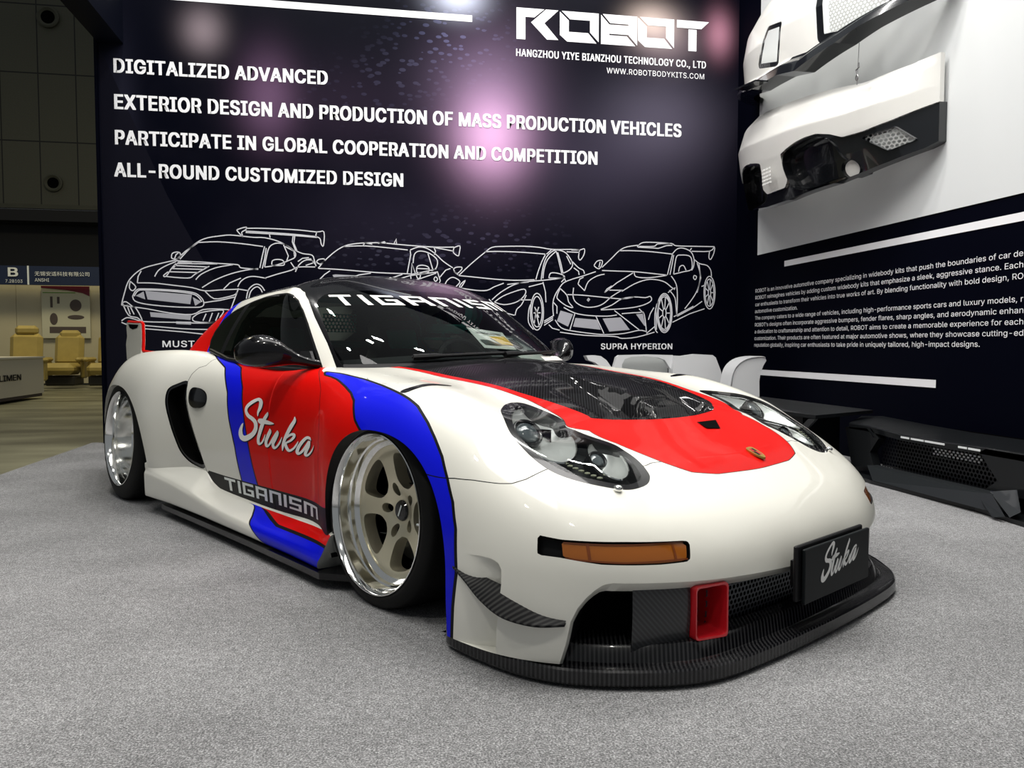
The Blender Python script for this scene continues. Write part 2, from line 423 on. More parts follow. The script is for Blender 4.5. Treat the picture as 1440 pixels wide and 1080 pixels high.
# ------------------------------------------------------------------ the car
CARPOS=(.7752-.08*math.cos(math.radians(31.92)),2.9554-.08*math.sin(math.radians(31.92)),0)
CAR_ROT=math.radians(31.92-90)
paint_white=mat('white_paint',(.77,.76,.69),.35,coat=.7,spec=.3)
paint_red=mat('red_paint',(.60,.003,.0015),.45,coat=.14,spec=.06)
paint_blue=mat('blue_paint',(.001,.005,.66),.45,coat=.18,spec=.12)
black_line=mat('black_vinyl',(.004,.004,.005),.5,spec=.15)
gloss_black=mat('gloss_black',(.003,.003,.004),.2,coat=.55,spec=.15)
satin_black=mat('satin_black',(.006,.006,.007),.45,spec=.25)
matte_black=mat('matte_black',(.002,.002,.002),.9,spec=.03)
rubber=mat('tyre_rubber',(.006,.006,.006),.6,bump=(60,.1),spec=.2)
chrome=mat('polished_lip',(.95,.95,.93),.09,metal=1)
spoke_metal=mat('champagne_alloy',(.70,.65,.49),.32,metal=.78)
amber=mat('amber_lens',(.30,.085,.006),.2,coat=.8)
amber_dark=mat('amber_rib',(.16,.035,.003),.25,coat=.6)
duct_red=mat('red_duct',(.62,.012,.02),.3,coat=.6)
letter_white=mat('white_vinyl',(.86,.86,.84),.45)
letter_silver=mat('grey_vinyl',(.74,.78,.77),.45)
carbon_hood=carbon('carbon_twill',(1,1,0),.009,(.002,.002,.0025),(.011,.011,.013),rough=.6,coat=.3,spec=.02)
carbon_lip=carbon('carbon_ribbed',(.72,.69,0),.011,(.002,.002,.003),(.032,.032,.034),rough=.25,coat=.35,spec=.25)
glass_clear=glass('windscreen_glass',(.70,.77,.75),.9,.0,.84)
glass_dark=glass('side_glass',(.22,.25,.23),.8,.0,.55)
lens_glass=glass('lamp_cover',(.95,.97,.97),.55,.0,.96)
car=thing('sports_car','low white widebody sports coupe in red and blue livery parked on the grey carpet','car',CARPOS,CAR_ROT)
M_=[paint_white,paint_red,paint_blue,black_line,carbon_hood]
def grid_soup(G):
    nu,nv,_=G.shape
    a=np.gradient(G,axis=0); b=np.gradient(G,axis=1); N=np.cross(a,b)
    N[:,-1,1]=0; N[-1,:,1]=0
    N/=np.linalg.norm(N,axis=2,keepdims=True)+1e-12
    # outward test against the section centre
    c=np.array([0,0,.3]); ref=G*np.array([0,1,1])-c
    if (N*ref).sum()<0: N=-N
    uu,vv=np.meshgrid(np.arange(nu),np.arange(nv),indexing='ij')
    A=np.concatenate([G.reshape(-1,3),N.reshape(-1,3),uu.reshape(-1,1),vv.reshape(-1,1)],1)
    i=(uu[:-1,:-1]*nv+vv[:-1,:-1]).ravel()
    F=np.stack([i,i+nv,i+nv+1,i+1],1)
    return Soup(A,F)
SG=np.array([1,-1,1])
def emit(name,V,N,F,mi,mats,side,parent,label=None,smooth_geo=False):
    """side -1: camera side (y<0), +1: far side, 0: both halves welded in one mesh"""
    V=np.asarray(V);
    if N is not None: N=np.asarray(N)
    if side==-1: return obj(name,V*SG,F,mats,parent,mi,N=None if N is None else N*SG,label=label,angle=40)
    if side==1: return obj(name,V,[f[::-1] for f in F],mats,parent,mi,N=N,label=label,angle=40)
    n=len(V); idx=np.arange(n)+n; idx[np.abs(V[:,1])<1e-6]=np.where(np.abs(V[:,1])<1e-6)[0]
    V2=np.concatenate([V*SG,V]); F2=[list(f) for f in F]+[[int(idx[i]) for i in f][::-1] for f in F]
    N2=None if N is None else np.concatenate([N*SG,N])
    return obj(name,V2,F2,mats,parent,list(mi)*2,N=N2,label=label,angle=40)
def both(name,V,N,F,mi,mats,parent,label=None):
    return emit(name,V,N,F,mi,mats,-1,parent,label),emit(name,V,N,F,mi,mats,1,parent,label)
def sunk(S,mask,depth,floor_mat=0,wall_mat=0,ids_depth=None,direction=None):
    """recess: region pushed inwards plus walls along its edge -> V,F,M (half-body coordinates)"""
    V,N,F,_,ids=S.extract(mask)
    d=np.full(len(V),depth) if ids_depth is None else ids_depth(S.A[ids])
    D=-N if direction is None else np.tile(direction,(len(V),1))
    W=V+D*d[:,None]; n=len(V); FF=[f for f in F]; MM=[floor_mat]*len(F); VV=list(W)
    e=boundary(F); mp={}
    for a,b in e:
        for q in (a,b):
            if q not in mp: mp[q]=len(VV); VV.append(V[q])
        FF.append([a,b,mp[b],mp[a]][::-1]); MM.append(wall_mat)
    return np.array(VV),FF,MM
GB=body_grid(); GH=gh_grid()
def on_surf(G,uv,off,sg=-1,mirror_u=False):
    uv=np.asarray(uv,float); nu,nv=G.shape[:2]
    side=np.full(len(uv),sg,float); u=uv[:,0].copy(); v=uv[:,1].copy()
    over=u>nu-1; side[over]*=-1; u[over]=2*(nu-1)-u[over]; over=v>nv-1; side[over]*=-1; v[over]=2*(nv-1)-v[over]
    i=np.clip(u.astype(int),0,nu-2); j=np.clip(v.astype(int),0,nv-2); a=(u-i)[:,None]; b=(v-j)[:,None]
    P=(1-a)*(1-b)*G[i,j]+a*(1-b)*G[i+1,j]+(1-a)*b*G[i,j+1]+a*b*G[i+1,j+1]
    du=G[i+1,j]-G[i,j]; dv=G[i,j+1]-G[i,j]; n=np.cross(du,dv); n/=np.linalg.norm(n,axis=1)[:,None]+1e-12
    flip=((n*(P*np.array([0,1,1])-np.array([0,0,.3]))).sum(1)<0); n[flip]*=-1
    P=P+n*off; P[:,1]*=side; return P
# ---- lower body
P_QUARTER,P_DOOR,P_FENDER,P_BUMPER,P_HOOD,P_CARBON,P_LAMP,P_INTAKE,P_SIGNAL,P_SIDEREC,P_HANDLE,P_MOUTH,P_TRIM,P_CUT=range(14)
B=grid_soup(body_grid())
def xz_arch(cx,a,zb,b,xlo,xhi,ar=None):
    def f(A):
        x,y,z=A[:,0],A[:,1],A[:,2]
        a_=np.where(x<cx,a if ar is None else ar,a); q=np.abs((x-cx)/a_)**2.2+np.abs(np.maximum(z-zb,0)/b)**2.2
        d=(q**(1/2.2)-1)*a_
        return np.where((y>.62)&(x>xlo)&(x<xhi),d,.3)
    return f
f_archF=xz_arch(.06,.40,.20,.365,-.6,.75,.335); f_archR=xz_arch(-2.38,.435,.20,.415,-3.0,-1.8)
for f in (f_archF,f_archR):
    s=B.cutby(f); B.part[s<0]=P_CUT
B.keep(B.part!=P_CUT)
_u=B.A[:,6];
cab=B.side(np.where((B.A[:,7]>99)&(B.A[:,0]<-.72)&(B.A[:,0]>-2.3),-1.,1.)); B.keep(cab>-.99)
U_hood=[(246.4,96.9),(259.9,97.8),(269.3,99.6),(288.7,99.3),(306.3,100.6),(322.4,101.9),(332.8,100.8),(352,100.6),(369.9,99.2),(384.2,90.5),(398.2,78.2),(406.1,72.2),(414.5,69.8),(428.6,69.4),(440,69.4),(440,136),(246,136)]
U_carbon=[(260,100.6),(266.4,101.0),(291.1,102.2),(316.6,103.8),(327,105.8),(344.4,108.6),(362.4,109.3),(373.2,109.2),(397.8,109.8),(428.3,109.9),(440,109.9),(440,140),(240,140),(240,100.6)]
U_hl=[(331.8,84.4),(327.1,89.3),(323.5,94.9),(323.8,98.8),(329.9,99.9),(343.6,100.6),(362,98.6),(380.9,91.2),(387.1,84.6),(390.8,78.1),(392.5,72.5),(392.5,70.1),(391.4,67.3),(388.9,65.3),(385.2,64.1),(378.3,65.3),(372,66.6),(365.7,68.6),(354.9,73.4),(342.4,78.7)]
U_bump=[(318,45),(331.2,51.1),(336.8,54),(342.6,56.1),(351.1,58.3),(355,59.7),(359,62.8),(364.3,68.8),(374,75),(386,76),(392.3,76.2),(394.2,77.8),(397.9,78.6),(400.4,77.6),(404,77),(412,80),(440,80),(440,-9),(318,-9)]
U_door=[(178,84),(169.1,74.4),(168.1,69.1),(164,66.8),(161.4,62.2),(160.3,57.6),(161.2,50.5),(163.1,43.1),(166.1,36.4),(170.4,29.2),(174,21.1),(178,14.7),(182,9),(186,-3),(272,-3),(272,14.3),(266.7,20.2),(268.5,34),(268.1,47.5),(260,62),(249,75.1),(243,84)]
U_red=[(183,84),(186.2,75.7),(195.1,71.9),(204.7,59.1),(208.7,47.5),(211.6,37.7),(216.7,18.5),(300,18.5),(306,45),(297.3,50.4),(293.9,53.1),(288,61.3),(282.4,64.8),(275.2,67.4),(265.7,70.1),(255.8,72.3),(250,76),(245,84)]
U_stripe=[(158,84),(172.4,75.4),(183.5,70.2),(193.9,55.7),(197,43.6),(201.3,33.5),(204.1,20.8),(205,16),(218,16),(216.7,20.9),(211.6,37.7),(208.7,47.5),(204.7,59.1),(195.1,71.9),(186.2,75.7),(177,84)]
U_blue=[(253.4,74.8),(266.3,74.3),(279.8,73.8),(291.3,72.1),(302.6,69.9),(309.5,68.6),(314.8,67.4),(321.5,64),(326.1,60.8),(330.3,57.3),(334.3,52.1),(337.4,46.8),(339.4,39.1),(340.2,24.4),(339,12.1),(338,-4),(322,-4),(322,30),(310,44),(297.3,50.4),(293.9,53.1),(288,61.3),(282.4,64.8),(275.2,67.4),(265.7,70.1),(255.8,72)]
U_band=[(174.5,20.9),(190,20.5),(212.7,20.6),(245,21.2),(281.2,22.1),(304,22.5),(304,8),(277.1,8),(263.5,8),(224,8),(190,8),(183.2,11.9),(178,14.7)]
U_intake=[(160.2,58),(153.3,55.4),(148.7,52.1),(148.1,45.9),(150.6,38.2),(153.6,31.1),(157,25.2),(163.1,22),(173.2,21.6),(170.0,29.2),(165.9,36.4),(162.9,43.1),(161,50.5)]
U_handle=[(163.2,50.8),(163.7,53.6),(167,55.5),(172.3,55.4),(176.4,53.7),(177.6,50.8),(176.2,47.9),(171.5,46.1),(166.9,46.2),(164,47.8)]
U_sig=[(362.4,43.1),(367.7,42.3),(380.8,42.4),(394,41.6),(394.6,40.5),(393.8,35),(392.9,34.1),(387.2,34),(374.9,34.7),(366.9,36.3),(362.1,36.6)]
U_mouth=[(366.6,-3),(368.1,7),(368.9,15),(370.2,19.7),(372,23.6),(373.5,26),(375.1,27.8),(376.7,28.5),(385.3,27.8),(394.6,26.8),(405.1,25.9),(421,23.9),(440,23),(440,-9),(366,-9)]
U_rec=[(343.8,32.3),(347.7,33.1),(350.9,33.1),(352.8,32.4),(353.8,30.3),(353.9,25),(353.4,18),(352.8,8),(352.6,-4),(340.5,-4),(341,12),(342,25)]
U_trim=[(303.5,71.2),(304.6,76.7),(304.4,84.2),(305.6,90.3),(307.4,86),(307.2,77),(306.2,71.2)]
U_fuel=[(287+11*math.cos(q),80+6.5*math.sin(q)) for q in np.linspace(0,2*math.pi,20)[:-1]]
def assign(poly,part=None,mat_=None,parts=None,sm=False,off=0.0,seam=None,n=4):
    fn=UV(poly,sm,n); g=(lambda A: fn(A)-off)
    s=B.cutby(g,parts); m=s<0
    if parts is not None: m&=np.isin(B.part,parts)
    if part is not None: B.part[m]=part
    if mat_ is not None: B.mat[m]=mat_
    if seam:
        for o in (seam,-seam): B.cutby(lambda A:fn(A)-o,parts)
        s=B.side(np.abs(fn(B.A))); m=s<seam*.98
        B.mat[m]=3
    return fn
def outline(poly,lo,hi,sm=False,parts=None,mat_=3):
    fn=UV(poly,sm)
    for o in (lo,hi): B.cutby(lambda A:fn(A)-o,parts)
    s=B.side(fn(B.A)); m=(s>lo)&(s<hi)
    if parts is not None: m&=np.isin(B.part,parts)
    B.mat[m]=mat_
# panels
assign([(228,-9),(228,140),(440,140),(440,-9)],P_FENDER)
assign(U_door,P_DOOR)
assign(U_bump,P_BUMPER,parts=[P_FENDER])
assign(U_hood,P_HOOD,parts=[P_FENDER,P_BUMPER])
# livery
side=[P_QUARTER,P_DOOR,P_FENDER,P_BUMPER]
assign(U_red,mat_=1,parts=side)
assign(U_stripe,mat_=2,parts=side); outline(U_stripe,-.35,.55,parts=side)
assign(U_blue,mat_=2,parts=side); outline(U_blue,-.1,.95,parts=side)
assign(U_band,mat_=3,parts=side)
hs=np.isin(B.part,[P_HOOD]); B.mat[hs]=1
assign(U_carbon,P_CARBON,parts=[P_HOOD]); B.mat[B.part==P_CARBON]=4
# seams
for poly,pp in ((U_door,[P_DOOR,P_QUARTER,P_FENDER]),(U_bump,[P_BUMPER,P_FENDER]),(U_hood,[P_HOOD,P_FENDER,P_BUMPER]),(U_fuel,[P_FENDER])):
    fn=UV(poly,False); w=.16 if poly is not U_fuel else .09
    for o in (w,-w): B.cutby(lambda A:fn(A)-o,pp)
    s=B.side(np.abs(fn(B.A))); B.mat[(s<w*.9)&np.isin(B.part,pp)]=3
# openings
for poly,part,pp,sm in ((U_hl,P_LAMP,[P_FENDER,P_BUMPER,P_HOOD],True),(U_intake,P_INTAKE,[P_QUARTER,P_DOOR],True),(U_handle,P_HANDLE,[P_DOOR],True),
                     (U_sig,P_SIGNAL,[P_BUMPER],False),(U_mouth,P_MOUTH,[P_BUMPER],False),(U_rec,P_SIDEREC,[P_BUMPER],False),(U_trim,P_TRIM,[P_FENDER],True)):
    assign(poly,part,parts=pp,sm=sm)
B.mat[np.isin(B.part,[P_SIDEREC])]=0
def part(p): return B.extract(B.part==p)
def addback(V,N,F,M,edges,vec,m):
    V=list(V); N=list(N); F=list(F); M=list(M); mp={}
    for a,b in edges:
        for q in (a,b):
            if q not in mp: mp[q]=len(V); V.append(V[q]+np.asarray(vec)); N.append(N[q])
        F.append([b,a,mp[a],mp[b]]); M.append(m)
    return V,N,F,M
# ---- panels out
def arch_lip(p,fa,m):
    V,N,F,M,ids=part(p); fv=np.abs(fa(B.A[ids])); e=[(a,b) for a,b in boundary(F) if fv[a]<2e-3 and fv[b]<2e-3]
    return V,N,F,M,e
parts={}
for p,name in ((P_QUARTER,'rear_quarter_panel'),(P_DOOR,'door'),(P_FENDER,'front_fender')):
    V,N,F,M,ids=part(p)
    o=both(name,V,N,F,M,M_,car)
    parts[name]=o
for p,name in ((P_BUMPER,'front_bumper'),(P_HOOD,'hood')):
    V,N,F,M,ids=part(p); parts[name]=emit(name,V,N,F,M,M_,0,car)
# arch lips (rolled edge going inwards)
for p,fa,pn in ((P_QUARTER,f_archR,'rear_quarter_panel'),(P_FENDER,f_archF,'front_fender'),(P_BUMPER,f_archF,'front_bumper')):
    V,N,F,M,e=arch_lip(p,fa,0); vs=[];fs=[]
    for a,b in e:
        k=len(vs); va,vb=V[a],V[b]; i=np.array([0,-.045,0]); vs+=[va,vb,vb+i,va+i]; fs.append([k,k+1,k+2,k+3])
    for sgn in (0,1):
        tgt=parts[pn][sgn] if isinstance(parts[pn],tuple) else parts[pn]
        W=np.array(vs)*(SG if sgn==0 else 1)
        if len(fs): obj('wheel_arch_lip',W,fs,satin_black if p!=P_QUARTER else paint_white,tgt)
# ---- carbon hood insert with a raised spine and sunken vents
V,N,F,M,ids=part(P_CARBON); Vc=V.copy(); x,y=V[:,0],V[:,1]
sst=lambda a,b,t: (lambda q:q*q*(3-2*q))(np.clip((t-a)/(b-a),0,1))
hw=.135-.05*sst(.2,.52,x)
spine=.022*sst(-.05,.22,x)*(1-sst(hw-.012,hw+.012,y))*(1-sst(.50,.545,x))
vent=-.040*sst(.20,.47,x)*(1-sst(.490,.515,x))*sst(hw+.004,hw+.03,y)*(1-sst(.25,.31,y))
Vc[:,2]+=spine+vent
ci=emit('carbon_hood_insert',Vc,None,F,[0]*len(F),[carbon_hood],0,parts['hood'],'gloss black carbon panel with two vents')
# ---- headlamp
fn_hl=UV(U_hl,True)
for o_ in (-2.4,): B.cutby(lambda A:fn_hl(A)-o_,[P_LAMP])
sl=B.side(fn_hl(B.A)); ring=(B.part==P_LAMP)&(sl>-2.4); inner=(B.part==P_LAMP)&(sl<=-2.4)
Vr,Nr,Fr,_,_=B.extract(ring); Vi,Ni,Fi,_,_=B.extract(inner)
Vs,Fs,Ms=sunk(B,inner,.055,0,0)
lamp_black=mat('lamp_housing',(.016,.018,.018),.35,coat=.3)
lamp_silver=mat('lamp_reflector',(.80,.82,.80),.30,metal=.55)
lamp_ball=mat('projector_lens',(.10,.12,.13),.04,coat=1,spec=.8)
lamp_led=mat('led_strip',(.40,.42,.30),.4)
RING1= [(371.3, 78.0), (370.5, 76.0), (369.3, 74.7), (367.6, 74.0), (365.4, 73.8), (362.8, 74.0), (359.7, 74.7), (356.1, 75.7), (352.2, 77.1), (348.0, 78.9), (343.6, 80.9), (338.9, 83.1), (334.6, 85.7), (330.8, 89.1), (327.6, 92.9), (325.6, 96.1), (324.7, 98.4), (325.0, 100.0), (326.2, 100.9), (328.2, 101.2), (330.9, 101.0), (334.6, 100.5), (341.3, 100.5), (355.1, 99.9), (364.8, 94.9), (369.1, 89.5), (370.8, 84.6), (371.4, 80.8)]
RING2= [(386.7, 71.2), (386.0, 70.3), (385.1, 69.8), (384.1, 69.7), (383.0, 70.1), (381.8, 70.8), (380.5, 71.9), (379.2, 73.3), (377.9, 75.0), (376.7, 77.0), (375.7, 79.3), (374.8, 81.8), (374.2, 84.5), (373.9, 87.2), (374.0, 89.6), (374.5, 91.3), (375.5, 92.3), (377.0, 92.5), (378.9, 91.9), (380.9, 90.5), (382.7, 88.6), (384.2, 86.1), (385.4, 83.5), (386.3, 80.8), (387.0, 78.3), (387.3, 76.1), (387.4, 74.1), (387.2, 72.4)]
def lamp(sg):
    sc=SG if sg<0 else np.array([1,1,1])
    fl_=(lambda F:F) if sg<0 else (lambda F:[list(f)[::-1] for f in F])
    h=obj('headlight',Vs*sc,fl_(Fs),lamp_black,car,smooth=True,angle=40)
    obj('bezel',Vr*sc,fl_(Fr),gloss_black,h,N=Nr*sc)
    for ring,puv,br in ((RING1,(342.7,87.8),.036),(RING2,(378.4,81.0),.022)):
        E0=crspline(on_surf(GB,ring,-.008,1),2,closed=True); c=E0.mean(0); K=len(E0)
        _,_,vt=np.linalg.svd(E0-c); nrm=vt[2]*np.sign(vt[2][2]); n2=np.array([.72,.10,.68]); 
        vs=[];fs=[]; T_=np.linspace(1,0,9)
        for t in T_:
            for p in E0: vs.append((c+(p-c)*t-nrm*.042*(1-t**2.2))*sc)
        for i in range(8):
            for j in range(K): fs.append((i*K+j,i*K+(j+1)%K,(i+1)*K+(j+1)%K,(i+1)*K+j))
        rb=obj('reflector_bowl',vs,fs,lamp_silver,h)
        mb=MB(); mb.tube([tuple(p*sc) for p in E0],.0035,6,closed=True); mb.build('chrome_ring',chrome,h)
        pc=on_surf(GB,[puv],-.016,1)[0]; ax=n2/np.linalg.norm(n2); a_=np.cross(ax,[0,1,0]); a_/=np.linalg.norm(a_); b_=np.cross(ax,a_); Kp=28
        vs=[];fs=[]; prof=[(br*1.30,-.035),(br*1.32,-.002),(br*1.22,.004),(br*1.03,-.002)]
        for rr,hh in prof:
            for j in range(Kp):
                q=2*math.pi*j/Kp; vs.append((pc+a_*rr*math.cos(q)+b_*rr*math.sin(q)+ax*hh)*sc)
        for i in range(len(prof)-1):
            for j in range(Kp): fs.append((i*Kp+j,i*Kp+(j+1)%Kp,(i+1)*Kp+(j+1)%Kp,(i+1)*Kp+j))
        obj('projector_shroud',vs,fs,gloss_black,h)
        vs=[];fs=[]
        for i in range(7):
            t=math.pi/2*i/6
            for j in range(Kp):
                q=2*math.pi*j/Kp; vs.append((pc+(a_*math.cos(q)+b_*math.sin(q))*br*math.cos(t)+ax*(br*.45*math.sin(t)-.006))*sc)
        for i in range(6):
            for j in range(Kp): fs.append((i*Kp+j,i*Kp+(j+1)%Kp,(i+1)*Kp+(j+1)%Kp,(i+1)*Kp+j))
        obj('projector_lens',vs,fs,lamp_ball,h)
    mb=MB()
    for k in range(7):
        t=k/6; p=on_surf(GB,[(369+10.5*t,75.3-4.6*t)],-.014,1)[0]; mb.box(tuple(p*sc),(.013,.013,.006),bev=.002)
    mb.build('led_strip',lamp_led,h)
    obj('lens_cover',Vi*sc,fl_(Fi),lens_glass,h,N=Ni*sc)
    return h
lamp(-1); lamp(1)
# ---- side intake
fn_in=UV(U_intake,True); B.cutby(lambda A:fn_in(A)+1.6,[P_INTAKE])
s_in=B.side(fn_in(B.A)); m1=(B.part==P_INTAKE)&(s_in>-1.6); m2=(B.part==P_INTAKE)&(s_in<=-1.6)
V,N,F,_,_=B.extract(m1)
for k,sg in enumerate((-1,1)): emit('intake_surround',V-N*.004,N,F,[0]*len(F),[gloss_black],sg,parts['rear_quarter_panel'][k],'carbon black intake surround')
V,F,Mm=sunk(B,m2,.06)
for k,sg in enumerate((-1,1)): emit('side_intake',V,None,F,[0]*len(F),[matte_black],sg,parts['rear_quarter_panel'][k])
# ---- door handle cup, fender vent trim
V,N,F,_,_=B.extract(B.part==P_HANDLE); cen=V.mean(0)
for k,sg in enumerate((-1,1)):
    d=np.linalg.norm(V-cen,axis=1); dm=d.max()
    V2=V+N*(.012*np.sqrt(np.clip(1-(d/dm)**2,0,1)))[:,None]
    hd=emit('door_handle',V2,None,F,[0]*len(F),[gloss_black],sg,parts['door'][k],'glossy black oval door handle')
V,N,F,_,_=B.extract(B.part==P_TRIM)
for k,sg in enumerate((-1,1)): emit('fender_trim',V+N*.001,N,F,[0]*len(F),[gloss_black],sg,parts['front_fender'][k],'narrow black trim strip')
# ---- bumper side recess
def recd(A): return .034*np.clip((A[:,6]-342.5)/(353.6-342.5),0,1)**.8*sst(34.0,28.5,A[:,7]) if False else .038*np.clip((A[:,6]-(340.2+3.6*np.clip(A[:,7],0,34)/33))/11.,0,1)**1.6*np.clip((33.6-A[:,7])/3.,0,1)**.7
V0,N0,F0,_,ids=B.extract(B.part==P_SIDEREC); d0=recd(B.A[ids]); V,F,Mm=sunk(B,B.part==P_SIDEREC,0,ids_depth=recd)
W0=V[:len(V0)]; fn_=np.zeros_like(W0)
for f_ in F0:
    a_,b_,c_=W0[f_[0]],W0[f_[1]],W0[f_[2]]; q_=np.cross(b_-a_,c_-a_)
    for i_ in f_: fn_[i_]+=q_
fn_/=np.linalg.norm(fn_,axis=1)[:,None]+1e-12; fn_*=np.sign((fn_*N0).sum(1))[:,None]
t_=np.clip(d0/.010,0,1)[:,None]; NN=N0*(1-t_)+fn_*t_; NN/=np.linalg.norm(NN,axis=1)[:,None]
for sg in (-1,1): emit('bumper_side_pocket',W0,NN,F0,[0]*len(F0),[paint_white],sg,parts['front_bumper'])
F=F[len(F0):]
for sg in (-1,1): emit('pocket_edge',V,None,F,[0]*len(F),[paint_white],sg,parts['front_bumper'])
# ---- turn signal
V,F,Mm=sunk(B,B.part==P_SIGNAL,.03)
fn_s=UV(U_sig,False); g=lambda A:np.maximum(fn_s(A)+.55,367.6-A[:,6])
B.cutby(g,[P_SIGNAL]); sm_=(B.part==P_SIGNAL)&(B.side(g(B.A))<0)
Va,Na,Fa,_,_=B.extract(sm_)
Vl,Fl,Ml=sunk(B,sm_,-.004); Vl=Vl
for sg in (-1,1):
    t=emit('turn_signal',V,None,F,[0]*len(F),[satin_black],sg,car,'slim amber turn signal in a black recess')
    l=emit('amber_lens',Va-Na*.006,None,Fa,[0]*len(Fa),[amber],sg,t)
    for u0,u1,v0,v1 in ((372.6,373.2,35.6,41.8),(390.6,391.1,34.9,41.0),(368.0,393.5,34.9,35.5),(368.0,393.5,41.2,41.7)):
        uu,vv=np.meshgrid(np.linspace(u0,u1,max(2,int((u1-u0)*1.5))),np.linspace(v0,v1,max(2,int((v1-v0)*2))),indexing='ij'); dv=np.interp(uu,[368,380,394],[.9,0,-.0])*(v0<36)*(v1<37)
        P=on_surf(GB,np.stack([uu.ravel(),(vv+dv).ravel()],1),-.0045,sg).reshape(uu.shape+(3,)); mb=MB(); mb.grid(P); mb.build('lens_rib',amber_dark,t)
# ---- front mouth
fn_m=UV(U_mouth,False)
V,N,F,_,ids=B.extract(B.part==P_MOUTH); fv=np.abs(fn_m(B.A[ids])); vtx=B.A[ids]
e=[(a,b) for a,b in boundary(F) if fv[a]<.05 and fv[b]<.05 and V[a][1]>1e-4]
fc={}
for f_ in F:
    for k in range(len(f_)): fc[(f_[k],f_[(k+1)%len(f_)])]=np.mean([V[i] for i in f_],0)
acc={}
for a,b in e:
    t=V[b]-V[a]; t/=np.linalg.norm(t)+1e-9; n=N[a]; d=np.cross(n,t); d/=np.linalg.norm(d)+1e-9
    if d@(fc[(a,b)]-V[a])<0: d=-d
    for q in (a,b): acc[q]=acc.get(q,0)+d
for q in acc: acc[q]=acc[q]/np.linalg.norm(acc[q])
vs=[];fs=[];mm=[]
for a,b in e:
    k=len(vs); na,nb=V[a],V[b]
    o1=lambda q:V[q]+acc[q]*.024+np.array([-.022,0,0])*1-N[q]*.006; o2=lambda q:V[q]+acc[q]*.030-N[q]*.16
    vs+=[na,nb,o1(b),o1(a),o2(b),o2(a)]; fs+=[[k,k+1,k+2,k+3],[k+3,k+2,k+4,k+5]]; mm+=[0,1]
for sg in (-1,1): emit('intake_lip',np.array(vs),None,fs,mm,[paint_white,satin_black],sg,parts['front_bumper'])
emit('front_intake',V+np.array([-.17,-0.0,0]),None,F,[0]*len(F),[matte_black],0,parts['front_bumper'],'dark lower intake opening')
def patch(u0,u1,v0,v1,off):
    ub=B.A[:,6];vb=B.A[:,7]; g=lambda A:np.maximum(np.maximum(u0-A[:,6],A[:,6]-u1),np.maximum(v0-A[:,7],A[:,7]-v1))
    B.cutby(g,[P_MOUTH]); m=(B.part==P_MOUTH)&(B.side(g(B.A))<0)
    V,N,F,_,_=B.extract(m); return V-N*off,N,F
V,N,F=patch(381.5,394.2,1.0,26.0,.022)
cp=carbon('carbon_panel_weave',(.5,1,1),.010,(.010,.011,.013),(.03,.032,.036),rough=.3,coat=.4)
for sg in (-1,1): emit('intake_blanking_panel',V,N,F,[0]*len(F),[cp],sg,parts['front_bumper'],'black carbon panel beside the red duct')
V,N,F=patch(401.5,440,0,26,.075)
grille=mesh_holes('honeycomb_grille',(.06,.065,.075),.016,.34,plane='YZ',metal=.5)
emit('intake_grille',V,N,F,[0]*len(F),[grille],0,parts['front_bumper'],'black honeycomb mesh grille')
# red brake duct: a rectangular funnel
DQ=[np.array(p) for p in ((.985,.512,.222),(1.012,.408,.222),(1.012,.408,.080),(.985,.512,.084))]
def duct(sg):
    sc=SG if sg<0 else np.array([1,1,1]); V=[];F=[]
    n=np.array([.95,.25,0]); c=sum(DQ)/4
    L=[]
    for (s_,d) in ((1.0,-.05),(1.0,-.010),(.985,-.006),(.91,-.007),(.87,-.02),(.80,-.13)):
        L.append([ (c+(q-c)*np.array([s_ if s_>.9 else s_-.0,s_,s_*1.0])+n*d)*sc for q in DQ])
    # rounded corners
    V=[];K=0
    for ring in L:
        R=[]
        for i in range(4):
            p,a,b=ring[i],ring[i-1],ring[(i+1)%4]
            for t in (0,.33,.67,1):
                e1=p+(a-p)/np.linalg.norm(a-p)*.012; e2=p+(b-p)/np.linalg.norm(b-p)*.012
                R.append((1-t)**2*e1+2*t*(1-t)*p+t*t*e2)
        K=len(R); V+=R
    for i in range(len(L)-1):
        for j in range(K): F.append((i*K+j,i*K+(j+1)%K,(i+1)*K+(j+1)%K,(i+1)*K+j))
    d=obj('brake_duct',V,F,duct_red,car,smooth=True,angle=50,label='red rectangular brake duct')
    obj('duct_opening',V[-K:],[tuple(range(K))],matte_black,d)
duct(-1)
# ---- wheel wells, floor pan
for sg in (-1,1):
    for cx,a,zt in ((.06,.42,.575),(-2.38,.45,.625)):
        mb=MB(); G=[]
        for k in range(25):
            q=math.pi*k/24; x=cx-a*math.cos(q)*(.82 if (cx>0 and math.cos(q)>0) else 1); z=.16+(zt-.16)*math.sin(q)**.9
            G.append([(x,sg*.52,z),(x,sg*(.805 if cx>0 else .85),z)])
        mb.grid(G); mb.add([(cx-a,sg*.52,.03),(cx+a,sg*.52,.03),(cx+a,sg*.52,zt),(cx-a,sg*.52,zt)],[(0,1,2,3)])
        mb.build('wheel_arch_liner',matte_black,car)
mb=MB(); mb.box((-.9,0,.075),(3.1,1.0,.02)); mb.box((-.95,0,.09),(1.25,1.46,.02)); mb.box((-2.9,0,.16),(.6,1.3,.02)); mb.box((.62,0,.07),(.5,1.2,.02)); mb.build('underbody_tray',matte_black,car,smooth=False)
